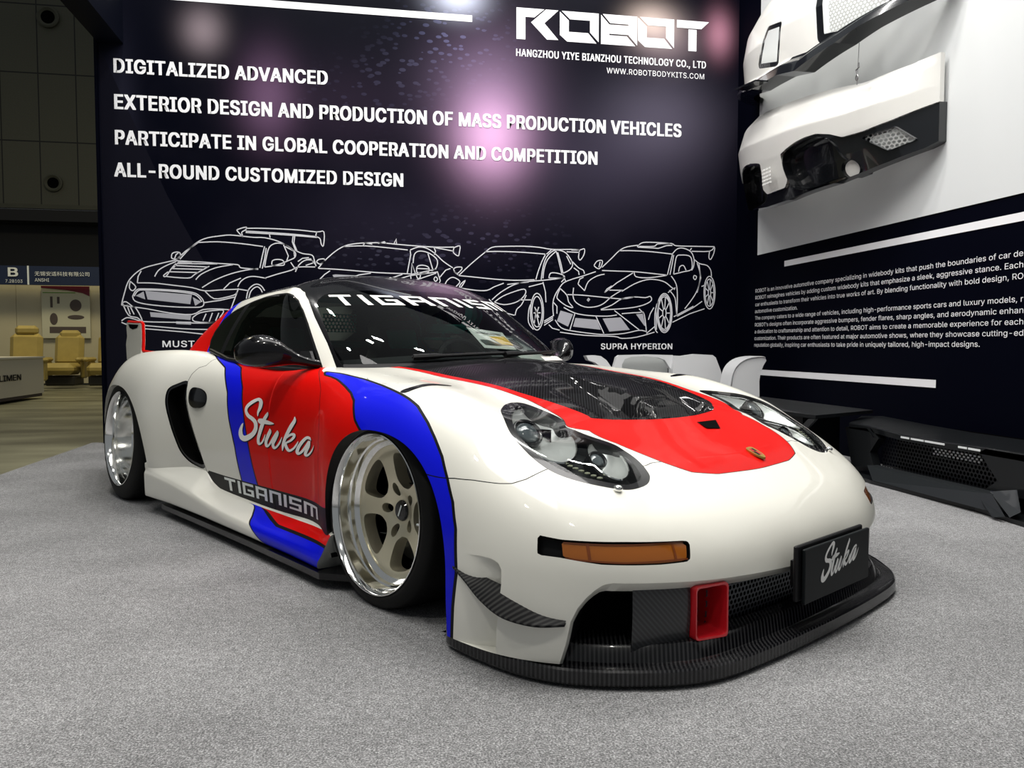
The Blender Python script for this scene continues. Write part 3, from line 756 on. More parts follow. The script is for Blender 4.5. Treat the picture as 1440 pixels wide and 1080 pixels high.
# ---- greenhouse
G_ROOF,G_GLASS,G_WIN,G_PILLAR,G_FRIT,G_REAR,G_QWIN=0,1,2,3,4,5,6
H=grid_soup(gh_grid())
U_win=[(113.4,16.8),(111.3,24.2),(111.2,32.4),(114.1,42.0),(121.5,47.8),(127.7,50.7),(133.7,53.6),(141.2,56.2),(149.9,56.8),(164.4,56.5),(179.6,55.8),(186.8,53),(190.1,46.5),(191.7,37.9),(192.9,28.6),(194,18.2),(194.6,9),(190,6),(150,8),(125,12)]
U_pill=[(80,-3),(80,40),(96,56),(112,58.5),(128,60.5),(145,62.5),(165,63),(182,63),(192,60.5),(196.7,54.1),(197.4,48),(197.7,42.6),(199.1,34.5),(200.7,25),(201.3,16.4),(201.7,6.9),(202,-3)]
U_glass=[(204.2,10.7),(203.1,17.3),(202.4,28.2),(201.7,40.2),(201.5,49),(203.7,54.3),(209.7,59.5),(218.1,62.5),(228.5,65.4),(242.8,68.4),(259.4,70.4),(276,70.6),(276,2),(206,2)]
U_rear=[(-4,40),(-4,110),(70,110),(95,84),(92,66),(74,56),(40,40)]
s=H.cutby(UV(U_pill,False)); H.part[s<0]=G_PILLAR
fg=UV([(202,-3),(201.9,10),(201.5,17),(200.9,27),(199.6,38),(198.6,48),(201,56.5),(208.6,62),(218,65),(228.5,67.8),(242.8,70.6),(259.4,72.4),(276,72.6),(276,-3)],False)
s=H.cutby(fg); H.part[(s<0)&(H.part!=G_PILLAR)]=G_FRIT
fgl=UV(U_glass,False); s=H.cutby(fgl); H.part[(s<0)]=G_GLASS
s=H.cutby(UV(U_rear,False),[G_ROOF]); H.part[(s<0)&(H.part==G_ROOF)]=G_REAR
fw=UV(U_win,False)
for o_ in (.0,1.3): s=H.cutby(lambda A:fw(A)-o_,[G_PILLAR,G_WIN])
s=H.side(fw(H.A)); win=(s<0)&(H.part==G_PILLAR); trim=(s>0)&(s<1.3)&(H.part==G_PILLAR); H.part[win]=G_WIN; H.mat[trim]=3
# B post between door glass and quarter glass
fb=lambda A:np.abs(A[:,6]-(126.5+.12*(A[:,7]-16)))-1.6
H.cutby(fb,[G_WIN]); s=H.side(fb(H.A)); H.part[(H.part==G_WIN)&(s<0)]=7
s=H.side(H.A[:,6]-(126.5+.12*(H.A[:,7]-16))); H.part[(H.part==G_WIN)&(s<0)]=G_QWIN
# C pillar colours
for lo,hi,mm in ((-10,111.5,1),(111.5,118.5,2)):
    g=lambda A:np.maximum(lo-(A[:,6]-.0),A[:,6]-hi)
    H.cutby(g,[G_PILLAR]); s=H.side(g(H.A)); H.mat[(s<0)&(H.part==G_PILLAR)&(H.mat!=3)]=mm
def gp(p): return H.extract(H.part==p)
V,N,F,M,_=gp(G_ROOF); roof=emit('roof_skin',V,N,F,[0]*len(F),[gloss_black],0,car,'gloss black carbon roof skin')
V,N,F,M,_=gp(G_PILLAR); pil=both('roof_pillar',V,N,F,M,M_,car)
V,N,F,M,_=gp(G_FRIT); frit=emit('windscreen_surround',V,N,F,[0]*len(F),[gloss_black],0,car)
V,N,F,M,_=gp(G_GLASS); ws=emit('windscreen',V,N,F,[0]*len(F),[glass_clear],0,car)
V,N,F,M,_=gp(G_REAR); emit('rear_window',V,N,F,[0]*len(F),[glass_dark],0,car)
V,N,F,M,_=gp(G_WIN); sw=both('side_window',V,N,F,[0]*len(F),[glass_dark],car)
V,N,F,M,_=gp(G_QWIN); both('quarter_window',V,N,F,[0]*len(F),[glass_dark],car)
V,N,F,M,_=gp(7); both('window_post',V,N,F,[0]*len(F),[satin_black],car)
# ---- wheels
def wheel(name,x,y,z,camber,R,dish,width,sg):
    t=thing(name,'','',(0,0,0)); del t['label']; del t['category']; t.parent=car; t.location=(x,sg*y,z)
    ca=math.radians(camber)
    t.rotation_euler=(-ca*(-sg) if sg<0 else ca,0,0) if False else ((ca if sg>0 else -ca),0,0)
    k=-sg                                        # +1: wheel axis inwards = +y for the camera side
    Y=lambda prof:[(r,h*k) for r,h in prof]
    mb=MB(); s=R-.252
    mb.lathe(Y([(.249,.010),(.2535,.004),(.259,.0),(.266,.001),(.252+s*.55,.006),(.252+s*.85,.016),(R-.003,.030),(R,.048),(R,width-.05),(R-.008,width-.02),(.27,width),(.22,width)]),64)
    for g in (.09,.13,.17):
        pass
    mb.build('tyre',rubber,t,angle=60)
    mb=MB(); d=dish
    mb.lathe(Y([(.2515,.012),(.2535,.004),(.2525,-.0015),(.2495,-.002),(.2465,.002),(.2440,.010),(.2410,.016),(.2395,d*.30),(.2370,d*.55),(.2345,d*.66),(.2290,d*.70),(.2265,d*.85),(.2200,d*.93),(.2130,d*1.0),(.2130,width-.02),(.235,width-.005)]),96)
    rim=mb.build('rim',chrome,t,angle=25,label='polished deep dish rim')
    # five-spoke face, windows cut out of a polar sheet
    nr,nt=40,240; r=np.linspace(.026,.2135,nr); th=np.linspace(0,2*np.pi,nt,endpoint=False)
    rr,tt=np.meshgrid(r,th,indexing='ij')
    prof=pchip([.02,.045,.07,.10,.15,.19,.2135],np.array([[.030],[.028],[.017],[.010],[.003],[-.002],[.004]]),r)[:,0]+d
    A=np.zeros((nr*nt,8)); A[:,0]=(rr*np.cos(tt)).ravel(); A[:,2]=(rr*np.sin(tt)).ravel(); A[:,1]=np.repeat(prof,nt); A[:,6]=rr.ravel(); A[:,7]=tt.ravel()
    F=[[i*nt+j,i*nt+(j+1)%nt,(i+1)*nt+(j+1)%nt,(i+1)*nt+j] for i in range(nr-1) for j in range(nt)]
    S=Soup(A,F); ph=math.radians(180)
    def pol(A): return np.hypot(A[:,0],A[:,2]),np.arctan2(A[:,2],A[:,0])
    def winf(A):
        q,a=pol(A); a=(a-ph+math.pi/5)%(2*math.pi/5)-math.pi/5       # angle from nearest spoke axis
        sd=q*np.abs(np.sin(a)); hwid=.026+.012*np.clip((q-.10)/.1,0,1)**2+.010*np.clip((.10-q)/.05,0,1)
        f1=sd-hwid; f2=.190-q; f3=q-.080
        kk=.012; return -kk*np.log(np.exp(-f1/kk)+np.exp(-f2/kk)+np.exp(-f3/kk))
    s_=S.cutby(winf); S.part[s_>0]=1
    def lug(A):
        q,a=pol(A); a=(a-ph+math.pi/5)%(2*math.pi/5)-math.pi/5
        return np.hypot((q*np.cos(a)-.070)/.022,q*np.sin(a)/.0155)-1
    s_=S.cutby(lug,[0]); S.part[(s_<0)&(S.part==0)]=2
    V,N,F,_,ids=S.extract(S.part==0); V=list(V*np.array([1,k,1])); FF=[list(f) for f in F]; mm=[0]*len(FF); mp={}
    for a,b in boundary(F):
        if np.hypot(V[a][0],V[a][2])>.21 or np.hypot(V[a][0],V[a][2])<.027: continue
        for q in (a,b):
            if q not in mp: mp[q]=len(V); v=np.array(V[q]); rad=np.hypot(v[0],v[2]); V.append(v+np.array([0,k*(.045 if rad>.085 else .03),0]))
        FF.append([a,b,mp[b],mp[a]]); mm.append(0)
    disc=obj('spoke_disc',V,FF,spoke_metal,t,mi=mm,angle=35,label='champagne five spoke disc')
    for q5 in range(5):
        ce=[math.cos(ph+q5*2*math.pi/5)*.071,math.sin(ph+q5*2*math.pi/5)*.071]; m5=(S.part==2)&(np.hypot(S.side(S.A[:,0])-ce[0],S.side(S.A[:,2])-ce[1])<.03)
        V,N,F,_,_=S.extract(m5); obj('lug_recess',(V+np.array([0,.024,0]))*np.array([1,k,1]),F,matte_black,t)
    mb=MB(); yc=(d+.030)*k
    mb.lathe([(.034,yc+.012*k),(.034,yc-.004*k),(.030,yc-.009*k),(.0,yc-.010*k)],32); mb.build('centre_cap',gloss_black,t)
    mb=MB(); mb.box((0,yc-.0112*k,0),(.006,.001,.040),rot=Matrix.Rotation(math.radians(24),3,'Y')); mb.build('cap_emblem',letter_silver,t)
    mb=MB(); mb.tube([(.228,.5*d*k,-.004),(.196,(.5*d-.012)*k,-.004)],.0035,8); mb.build('valve_stem',letter_silver,t)
    mb=MB(); yb=(d+.075)*k; mb.lathe([(.165,yb+.02*k),(.165,yb),(.09,yb),(.09,yb-.03*k),(0,yb-.03*k)],48); mb.build('brake_disc',mat('brake_disc',(.08,.08,.08),.45,metal=.8),t)
    mb=MB(); mb.box((.13,yb+.01*k,.06),(.07,.07,.14),bev=.015); mb.build('brake_caliper',satin_black,t)
    return t
for sg in (-1,1):
    wheel('front_wheel',0,.827,.2957,2.63,.2985,.082,.25,sg)
    wheel('rear_wheel',-2.415,.888,.3282,2.92,.329,.20,.33,sg)
# ---- side skirts
def skirt(sg):
    sc=SG if sg<0 else np.array([1,1,1])
    xs=np.linspace(-1.97,-.235,140)
    ztop=pchip([-1.97,-1.6,-1.50,-1.44,-1.37,-1.11,-.89,-.42,-.235],np.array([[.247],[.250],[.247],[.200],[.176],[.166],[.163],[.175],[.187]]),xs)[:,0]
    wt=pchip([-1.97,-1.75,-1.5,-1.31,-.9,-.5,-.36,-.235],np.array([[.892],[.815],[.778],[.764],[.757],[.778],[.800],[.842]]),xs)[:,0]
    wo=pchip([-1.97,-1.7,-1.3,-.8,-.4,-.235],np.array([[.900],[.872],[.858],[.856],[.860],[.864]]),xs)[:,0]
    zo=pchip([-1.97,-1.3,-.235],np.array([[.080],[.070],[.062]]),xs)[:,0]
    zc=pchip([-1.97,-1.6,-1.0,-.235],np.array([[.20],[.165],[.110],[.10]]),xs)[:,0]
    G=[]
    for i,x in enumerate(xs):
        pts=[(wt[i]-.03,ztop[i]+.012),(wt[i],ztop[i]),(wt[i]+.004,ztop[i]-.004),(wt[i]+(wo[i]-wt[i])*.45,ztop[i]-(ztop[i]-zc[i])*.42),(wo[i]-.006,zc[i]+.012),(wo[i],zc[i]-.01),(wo[i]-.003,zo[i]+.01),(wo[i]-.012,zo[i]),(wo[i]-.10,zo[i]-.005)]
        L=np.array(pts); T=np.linspace(0,8,49); q=pchip(np.arange(9),L,T)
        sl=.075*(x>-.5)*((x+.5)/.265) if x>-.5 else 0.0
        G.append([(x-max(0,sl)*np.clip((ztop[i]-b)/(ztop[i]-.055),0,1),a,b) for a,b in q])
    G=np.array(G); nu,nv=G.shape[:2]
    A=np.zeros((nu*nv,8)); A[:,:3]=G.reshape(-1,3); A[:,6]=np.repeat(np.arange(nu),nv); A[:,7]=np.tile(np.arange(nv),nu)
    F=[[i*nv+j,(i+1)*nv+j,(i+1)*nv+j+1,i*nv+j+1] for i in range(nu-1) for j in range(nv-1)]
    S=Soup(A,F)
    ix=lambda x:(x+1.97)/(1.735/139)
    bl=lambda A:-(A[:,6]-(ix(-1.07)+1.1*np.clip(A[:,7]-9,0,14)+.72*np.clip(A[:,7]-23,0,99)))
    s=S.cutby(bl); S.mat[s<0]=2
    rd=lambda A:np.maximum(A[:,7]-(13+10.0*np.clip((A[:,6]-ix(-.95))/12,0,1)**.7),ix(-.95)-A[:,6])
    rdd=lambda A:np.where(A[:,6]<ix(-.95),5.0,A[:,7]-(10+8*np.clip((A[:,6]-ix(-.95))/20,0,1)**.7))
    s=S.cutby(rdd); S.mat[s<0]=1
    g=lambda A:rdd(A)-1.6; S.cutby(g); s=S.side(rdd(S.A)); S.mat[(s>0)&(s<1.6)]=3
    g=lambda A:bl(A)+1.0; S.cutby(g); s=S.side(bl(S.A)); S.mat[(s<0)&(s>-1.0)]=3
    g=lambda A:A[:,7]-8.2; S.cutby(g); s=S.side(S.A[:,7]-8.2); S.mat[s<0]=0
    V,N,F,M,_=S.extract(np.ones(len(S.F),bool))
    o=obj('side_skirt',V*sc,F,M_,car,mi=M,angle=32)
    e=G[-1]; fr=[tuple(p*sc) for p in e]+[tuple(np.array([e[-1][0]-.02,.62,e[-1][2]+.02])*sc),tuple(np.array([e[0][0]+.06,.66,e[0][2]-.02])*sc)]
    obj('skirt_end_plate',fr,[tuple(range(len(fr)))],mat('grey_primer',(.33,.34,.32),.5),o,smooth=False,label='flat grey end plate')
    mb=MB(); P=[(x,w) for x,w in ((-1.84,.80),(-1.82,.868),(-1.5,.864),(-.9,.862),(-.5,.866),(-.27,.870),(-.17,.80),(-.16,.60),(-1.86,.60))]
    mb.prism([(x,w*sg,.036) for x,w in P],(0,0,.022)); mb.build('skirt_blade',gloss_black,o,smooth=False)
skirt(-1); skirt(1)
# ---- splitter
SPL=[(.345,.800),(.40,.848),(.45,.868),(.58,.870),(.70,.856),(.80,.818),(.88,.758),(.945,.690),(1.0,.622),(1.04,.545),(1.062,.46),(1.074,.34),(1.082,.18),(1.085,0)]
h=crspline(SPL,5); out=np.concatenate([h*np.array([1,-1]),h[::-1][1:]]); tang=np.gradient(out,axis=0); nrm=np.stack([tang[:,1],-tang[:,0]],1); nrm/=np.linalg.norm(nrm,axis=1)[:,None]
if (nrm[len(nrm)//2]@np.array([1,0]))<0: nrm=-nrm
prof=[(-.30,.010),(-.02,.008),(-.004,.010),(.0,.016),(-.002,.044),(-.006,.049),(-.012,.046),(-.030,.044),(-.048,.043),(-.056,.047),(-.070,.080),(-.076,.085),(-.085,.086),(-.30,.088)]
fo=np.clip(np.minimum(np.arange(len(out)),np.arange(len(out))[::-1])/10,0,1)
G=[]
for i,(p,n) in enumerate(zip(out,nrm)):
    kk=1 if fo[i]>=1 else .35+.65*fo[i]
    G.append([(p[0]+n[0]*o_*(1 if o_>-.2 else .6*1),p[1]+n[1]*o_,zz if o_>-.03 else .010+(zz-.010)*(kk if o_<-.05 else 1)) for o_,zz in prof])
mb=MB(); mb.grid(G); a=[tuple(q) for q in G[0]]; b=[tuple(q) for q in G[-1]]
mb.add(a,[tuple(range(len(a)))]); mb.add(b,[tuple(range(len(b)))])
mb.add([(.34,-.82,.012),(1.0,-.45,.012),(1.03,0,.012),(1.0,.45,.012),(.34,.82,.012)],[(0,1,2,3,4)])
mb.build('front_splitter',carbon_lip,car,angle=30,label='glossy ribbed carbon splitter lip')
# ---- canards
for sg in (-1,1):
    inn=[(.488,.866,.246),(.56,.868,.236),(.63,.864,.226),(.70,.836,.205),(.76,.806,.178),(.806,.792,.160)]
    outr=[(.490,.893,.243),(.55,.902,.222),(.62,.908,.190),(.69,.898,.163),(.76,.858,.150),(.812,.806,.152)]
    a=crspline(inn,6); b=crspline(outr,6); mb=MB(); G=[]
    for p,q in zip(a,b):
        G.append([np.array(v)*np.array([1,sg,1]) for v in (p+[0,0,.003],q+[0,0,.003],q+[0,.0015,0],q-[0,0,.003],p-[0,0,.003],p+[0,0,.003])])
    mb.grid(G); mb.build('canard',carbon('carbon_canard_'+('a' if sg<0 else 'b'),(.9,.4*sg,0),.010,(.003,.003,.004),(.035,.035,.034),rough=.5,coat=.0,spec=.12),car,angle=30,label='ribbed carbon dive plane')
# ---- show plate
pl=MB(); R_=Matrix.Rotation(0,3,'Z')
pl.box((1.078,-.012,.216),(.012,.39,.150),bev=.003); holder=pl.build('plate_holder',satin_black,car,angle=30)
pl=MB(); pl.box((1.092,.006,.207),(.010,.386,.148),bev=.002); plate=pl.build('show_plate',mat('plate_black',(.004,.006,.007),.5,spec=.2),car,angle=30,label='black show plate with white script')
pl=MB(); pl.box((1.06,-.0,.20),(.05,.30,.07)); pl.build('plate_bracket',satin_black,holder)
# ---- script lettering: brush strokes (x,y,width) in a slanted design frame
STUKA=[[(432,365,8),(440,300,34),(475,220,54),(490,140,62),(470,88,58),(430,80,52),(330,130,56),(250,200,52),(228,270,48),(260,350,58),(340,410,64),(388,470,64),(393,560,64),(350,650,74),(270,710,88),(190,735,92),(135,690,78),(125,600,62),(155,510,34),(172,478,6)],
[(605,295,8),(590,340,46),(540,420,54),(500,520,60),(460,640,56),(435,740,48),(445,820,46),(490,810,30),(530,740,25),(552,665,8)],
[(440,420,40),(480,445,90),(560,460,72),(640,480,52),(700,490,12)],
[(630,570,10),(630,620,52),(595,700,54),(565,790,48),(580,865,42),(625,830,30),(680,740,40),(735,660,48),(755,600,10)],
[(752,600,10),(748,650,52),(715,740,52),(680,830,46),(700,895,42),(745,870,30),(790,800,26),(822,715,8)],
[(1035,375,8),(1030,440,48),(975,530,58),(920,630,54),(870,740,48),(840,850,42),(832,945,10)],
[(880,740,20),(950,680,36),(1005,670,46),(1010,710,42),(960,770,36),(890,810,32),(880,840,42),(905,910,46),(940,945,42),(1000,910,32),(1050,840,26),(1075,785,8)],
[(1310,775,10),(1280,735,46),(1220,730,48),(1150,790,54),(1085,880,54),(1060,960,52),(1080,1000,42),(1140,960,42),(1210,870,42),(1270,790,46)],
[(1275,780,42),(1260,860,58),(1215,950,58),(1200,1010,52),(1230,1030,42),(1290,990,32),(1345,920,24),(1378,850,6)]]
def ribbons(strokes,f,n=5):
    """strokes -> flat strips; f maps design (N,2) -> (N,3)"""
    V=[];F=[]
    for s in strokes:
        c=crspline(s,n); t=np.gradient(c[:,:2],axis=0); t/=np.linalg.norm(t,axis=1)[:,None]+1e-9; m=np.stack([-t[:,1],t[:,0]],1)
        hw_=np.maximum(c[:,2:3],4)/2
        L=f(c[:,:2]+m*hw_); C=f(c[:,:2]); R=f(c[:,:2]-m*hw_); k=len(V)
        for i in range(len(c)): V+= [L[i],C[i],R[i]]
        for i in range(len(c)-1):
            for j in (0,1): F.append((k+i*3+j,k+i*3+j+1,k+(i+1)*3+j+1,k+(i+1)*3+j))
    return V,F
SU=np.array([[0.04352453,0.00540996,200.131766,-9.77417e-07,3.63368e-06,-5.61064e-06],[0.00238127,-0.02757971,55.0796972,2.98232e-07,2.2848e-06,2.871e-06]])
def stuka_uv(p):
    X=np.stack([p[:,0],p[:,1],np.ones(len(p)),p[:,0]**2,p[:,0]*p[:,1],p[:,1]**2],1); return X@SU.T
dr=parts['door'][0]
V,F=ribbons(STUKA,lambda p:on_surf(GB,stuka_uv(p+np.array([9,16])),.0012)); obj('script_shadow',V,F,black_line,dr,smooth=False)
V,F=ribbons(STUKA,lambda p:on_surf(GB,stuka_uv(p),.0020)); obj('script_lettering',V,F,letter_white,dr,smooth=False,label='white brush script lettering')
# the same script on the plate: design frame -> plate y/z
def plate_map(p):
    a=(p[:,0]-92)/1290; b=(p[:,1]-48)/1000          # un-slant the door's perspective
    y=-.098+a*.225+.0*b; z=.258-.118*b+.072*a
    return np.stack([np.full(len(p),1.0978),y,z],1)
V,F=ribbons([[(a,b,w_*1.3) for a,b,w_ in st] for st in STUKA],plate_map); obj('script_lettering',V,F,letter_white,plate,smooth=False,label='white brush script lettering')
# ---- block lettering
BLK={'T':(.80,[(0,.82,.8,1),(.31,0,.49,.82)]),'I':(.18,[(0,0,.18,1)]),'G':(.75,[(0,.18,.18,.82),(0,.82,.75,1),(0,0,.75,.18),(.57,.18,.75,.40),(.33,.40,.75,.57)]),
 'A':(.75,[(0,0,.18,.82),(.57,0,.75,.82),(0,.82,.75,1),(.18,.34,.57,.51)]),'N':(.75,[(0,0,.18,.82),(.57,0,.75,.82),(0,.82,.75,1)]),
 'S':(.75,[(0,.82,.75,1),(0,.59,.18,.82),(0,.42,.75,.59),(.57,.18,.75,.42),(0,0,.75,.18)]),'M':(1.10,[(0,0,.18,.82),(.46,0,.64,.82),(.92,0,1.10,.82),(0,.82,1.10,1)])}
def block_text(txt,f,gap=.16,sub=6):
    W=sum(BLK[c][0] for c in txt)+gap*(len(txt)-1); x=0; V=[];F=[]
    for c in txt:
        w_,rects=BLK[c]
        for (a,b,c_,d) in rects:
            k=len(V); P=[]
            for i in range(sub+1):
                for j in range(sub+1): P.append(((x+a+(c_-a)*i/sub)/W,b+(d-b)*j/sub))
            V+=list(f(np.array(P)))
            for i in range(sub):
                for j in range(sub): F.append((k+i*(sub+1)+j,k+(i+1)*(sub+1)+j,k+(i+1)*(sub+1)+j+1,k+i*(sub+1)+j+1))
        x+=w_+gap
    return V,F
q=np.array([[189.2,20.0],[263.9,20.3],[262.8,15.1],[188.9,13.7]])
V,F=block_text('TIGANISM',lambda p:on_surf(GB,(q[3]*(1-p[:,:1])+q[2]*p[:,:1])*(1-p[:,1:])+(q[0]*(1-p[:,:1])+q[1]*p[:,:1])*p[:,1:],.0016))
obj('block_lettering',V,F,letter_silver,dr,smooth=False,label='grey block lettering on black band')
def ban(p):
    u=213+p[:,0]*(2*269-2*211); bow=1-((p[:,0]-.5)*2)**2
    return on_surf(GH,np.stack([u+1.2-2.4*p[:,1],50.2+2.9*bow+p[:,1]*(8.4+.9*bow)],1),.003)
V,F=block_text('TIGANISM',ban,gap=.26); obj('banner_lettering',V,F,letter_white,ws,smooth=False,label='white block lettering across the glass')
# ---- emblem, hood inlet, washer button
hd=parts['hood']
E_=[(-.019,.024),(0,.030),(.021,.026),(.022,.0),(.014,-.020),(0,-.031),(-.014,-.020),(-.022,0)]
bx,by,bz=.797,.070,.484
def on_nose(dx,dy,off):   # badge plane follows the nose slope
    sl=-.42; return (bx-dx+0,by+dy,bz+sl*(-dx)+off)
mb=MB(); pts=crspline(E_,4,closed=True); P=[on_nose(b,a,.0045) for a,b in pts]; mb.prism(P,(0,0,-.006)); em=mb.build('crest_emblem',mat('emblem_gold',(.55,.38,.08),.3,metal=.8),hd,smooth=False,label='small gold shield crest')
mb=MB(); 
for (a0,b0,a1,b1,m_) in ((-.012,.004,0,.020,0),(0,-.016,.012,.003,0),(0,.004,.012,.020,1),(-.012,-.016,0,.003,1)):
    mb.add([on_nose(b,a,.0052) for a,b in ((a0,b0),(a1,b0),(a1,b1),(a0,b1))],[(0,1,2,3)],m_)
mb.build('crest_fields',[duct_red,black_line],hd,smooth=False)
mb=MB(); P=[(.592,.055,.5665),(.588,.165,.566),(.640,.112,.547),(.632,.045,.553)]; mb.add([(x,y,z+.001) for x,y,z in P],[(0,1,2,3)]); 
mb.add([(.588,.052,.569),(.584,.168,.569),(.588,.165,.566),(.592,.055,.5665)],[(0,1,2,3)]); mb.build('hood_inlet',matte_black,hd,smooth=False)
for sg in (-1,1):
    mb=MB(); mb.ellipsoid((.785,sg*.580,.451),(.012,.012,.010)); mb.build('washer_button',chrome,parts['front_bumper'])
# ---- mirrors
def mirror(sg):
    sc=np.array([1,-sg*-1,1]) if False else np.array([1,sg,1])
    # housing: lofted pod, wide across the car, blunt at the front
    secs=[(.905,.012,.010,-.83,.790),(.898,.042,.032,-.825,.792),(.872,.066,.052,-.815,.796),(.835,.080,.063,-.80,.800),(.795,.078,.058,-.775,.798),(.755,.058,.038,-.745,.784),(.725,.038,.024,-.715,.772),(.69,.030,.017,-.69,.760),(.655,.032,.016,-.665,.750)]
    G=[]
    for (w,rx,rz,xc,zc) in secs:
        G.append([(xc+rx*math.copysign(abs(math.cos(q))**.8,math.cos(q)),w,zc+rz*math.copysign(abs(math.sin(q))**.85,math.sin(q))) for q in np.linspace(0,2*math.pi,29)])
    G=np.array(G); G=np.stack([crspline(G[:,k],5) for k in range(G.shape[1])],1)*sc
    mb=MB(); mb.grid(G); mb.add([tuple(v) for v in G[0]],[tuple(range(len(G[0])))]); m=mb.build('door_mirror',gloss_black,car,angle=60,label='gloss black door mirror')
    mb=MB(); mb.grid(np.array([[(xc-rx*.9-.0,w,zc+rz*.8*s_) for s_ in (-1,0,1)] for (w,rx,rz,xc,zc) in secs[1:6]])*sc); mb.build('mirror_glass',chrome,m)
    mb=MB(); mb.prism([(-.66,.655*sg,.735),(-.77,.665*sg,.738),(-.80,.645*sg,.80),(-.74,.635*sg,.80)],(0,.012*sg,0)); mb.build('mirror_foot',satin_black,m,smooth=False)
mirror(-1); mirror(1)
# ---- window sill trim
for sg in (-1,1):
    mb=MB(); us=np.linspace(116,199,40); P=on_surf(GH,np.stack([us,np.interp(us,[116,135,199],[14,7.6,5.5])],1),.006,sg); mb.tube([tuple(p) for p in P],.010,8); mb.build('sill_trim',satin_black,car)
# ---- rear wing with upswept ends
w_=MB(); sec=lambda y,dz:[( -2.72,y,.715+dz),(-2.85,y,.73+dz*1.2),(-3.0,y,.755+dz*1.4),(-3.01,y,.743+dz*1.4),(-2.86,y,.715+dz*1.2),(-2.74,y,.700+dz)]
G=[sec(y,.0) for y in np.linspace(-.64,.64,25)]; w_.grid([s+[s[0]] for s in G]); wing=w_.build('rear_wing',paint_white,car,angle=40)
for sg in (-1,1):
    e=MB(); P=[(-2.735,.785),(-2.722,.84),(-2.718,.90),(-2.722,.948),(-2.74,.953),(-2.84,.955),(-2.985,.962),(-2.995,.93),(-2.985,.88),(-3.01,.83),(-3.0,.74),(-2.75,.70)]
    e.prism([(x,sg*.648,z) for x,z in P],(0,sg*.022,0)); ep=e.build('wing_end_plate',paint_white,wing,smooth=False)
    e=MB(); e.tube([(-2.45,sg*.655,.782),(-2.60,sg*.657,.784),(-2.715,sg*.66,.79),(-2.722,sg*.66,.80),(-2.713,sg*.66,.85),(-2.711,sg*.66,.90),(-2.715,sg*.66,.948),(-2.735,sg*.66,.957),(-2.84,sg*.66,.959),(-2.98,sg*.66,.966)],.009,8); e.build('end_plate_edge',paint_red,wing,label='red edging')
    e=MB(); e.add([(-2.955,sg*.6715,.952),(-2.76,sg*.6715,.944),(-2.79,sg*.6715,.926),(-2.87,sg*.6715,.918),(-2.925,sg*.6715,.928)],[(0,1,2,3,4)]); e.build('end_plate_slot',matte_black,wing,smooth=False)
# ---- wipers and cowl
mb=MB(); us=np.linspace(205,269*2-205,60); P=on_surf(GH,np.stack([us,np.full(60,10.)],1),.004); Q=on_surf(GH,np.stack([us,np.full(60,3.)],1),.03)
mb.grid(np.stack([P,Q],1)); mb.build('cowl_panel',satin_black,car)
for (ua,ub,va,vb) in ((232,300,12.5,14.0),(270,322,12.5,16.5)):
    P=on_surf(GH,np.stack([np.linspace(ua,ub,18),np.linspace(va,vb,18)],1),.014); Q=on_surf(GH,np.stack([np.linspace(ua,ub,18),np.linspace(va,vb,18)-1.2],1),.022)
    mb=MB(); mb.tube([tuple(p) for p in P],.006,6); wp=mb.build('wiper_blade',satin_black,car)
    mb=MB(); mb.tube([tuple(p) for p in Q[:12]],[.012]*3+[.007]*9,8); mb.build('wiper_arm',satin_black,wp)
# ---- cabin
cab_m=mat('cabin_trim',(.012,.013,.013),.7); teal=mat('teal_cloth',(.03,.55,.45),.6); seatm=mat('seat_shell',(.015,.015,.016),.35)
mb=MB(); D=[]
for y in np.linspace(-.60,.60,13):
    b_=.02*math.cos(y*3); D.append([(-.44-.28*abs(y)**1.5,y,.735),(-.62-.1*y*y,y,.765+b_),(-.80,y,.755+b_),(-.84,y,.70),(-.82,y,.45)])
mb.grid(D); mb.build('dashboard',cab_m,car,angle=50)
mb=MB(); mb.box((-1.35,0,.14),(1.9,1.3,.04)); mb.box((-2.05,0,.47),(.06,1.25,.62)); mb.box((-1.3,0,.24),(1.2,.22,.18),bev=.04); mb.build('cabin_floor',cab_m,car,angle=40)
for y in (-.34,.34):
    s_=MB()
    for i in range(1): pass
    bk=[];wd=[(.23,.22),(.25,.35),(.26,.50),(.25,.66),(.19,.76),(.13,.84),(.135,.93),(.10,.965)]
    for hw_,z in wd:
        x=-1.42-(z-.22)*.34; bk.append([(x+.09,y-hw_,z),(x+.03,y-hw_*.8,z),(x,y,z),(x+.03,y+hw_*.8,z),(x+.09,y+hw_,z),(x-.05,y+hw_*.9,z),(x-.09,y,z),(x-.05,y-hw_*.9,z),(x+.09,y-hw_,z)])
    s_.grid(bk); s_.box((-1.22,y,.24),(.50,.48,.12),bev=.04); seat=s_.build('bucket_seat',seatm,car,angle=50)
    s_=MB(); s_.box((-1.545,y,.86),(.03,.19,.11),bev=.012,rot=Matrix.Rotation(-.33,3,'Y')); s_.build('head_pad',teal,seat,angle=40,label='teal head pad')
mb=MB(); T=lambda *p:mb.tube(crspline(p,5),.02,8)
T((-1.75,-.56,.2),(-1.72,-.56,.70),(-1.60,-.44,1.02),(-1.58,0,1.06),(-1.60,.44,1.02),(-1.72,.56,.70),(-1.75,.56,.2)); T((-1.66,-.50,.90),(-1.70,0,.50),(-1.74,.55,.30)); T((-1.68,-.53,.82),(-1.68,0,.83),(-1.68,.53,.82))
mb.build('roll_cage',mat('cage_paint',(.03,.33,.28),.3,coat=.5),car,label='teal roll cage')
mb=MB(); Rm=Matrix.Rotation(math.radians(65),3,'Y')
mb.tube([tuple(Rm@Vector((.165*math.cos(q),.165*math.sin(q),0))+Vector((-.98,.34,.70))) for q in np.linspace(0,2*math.pi,33)[:-1]],.014,8,closed=True)
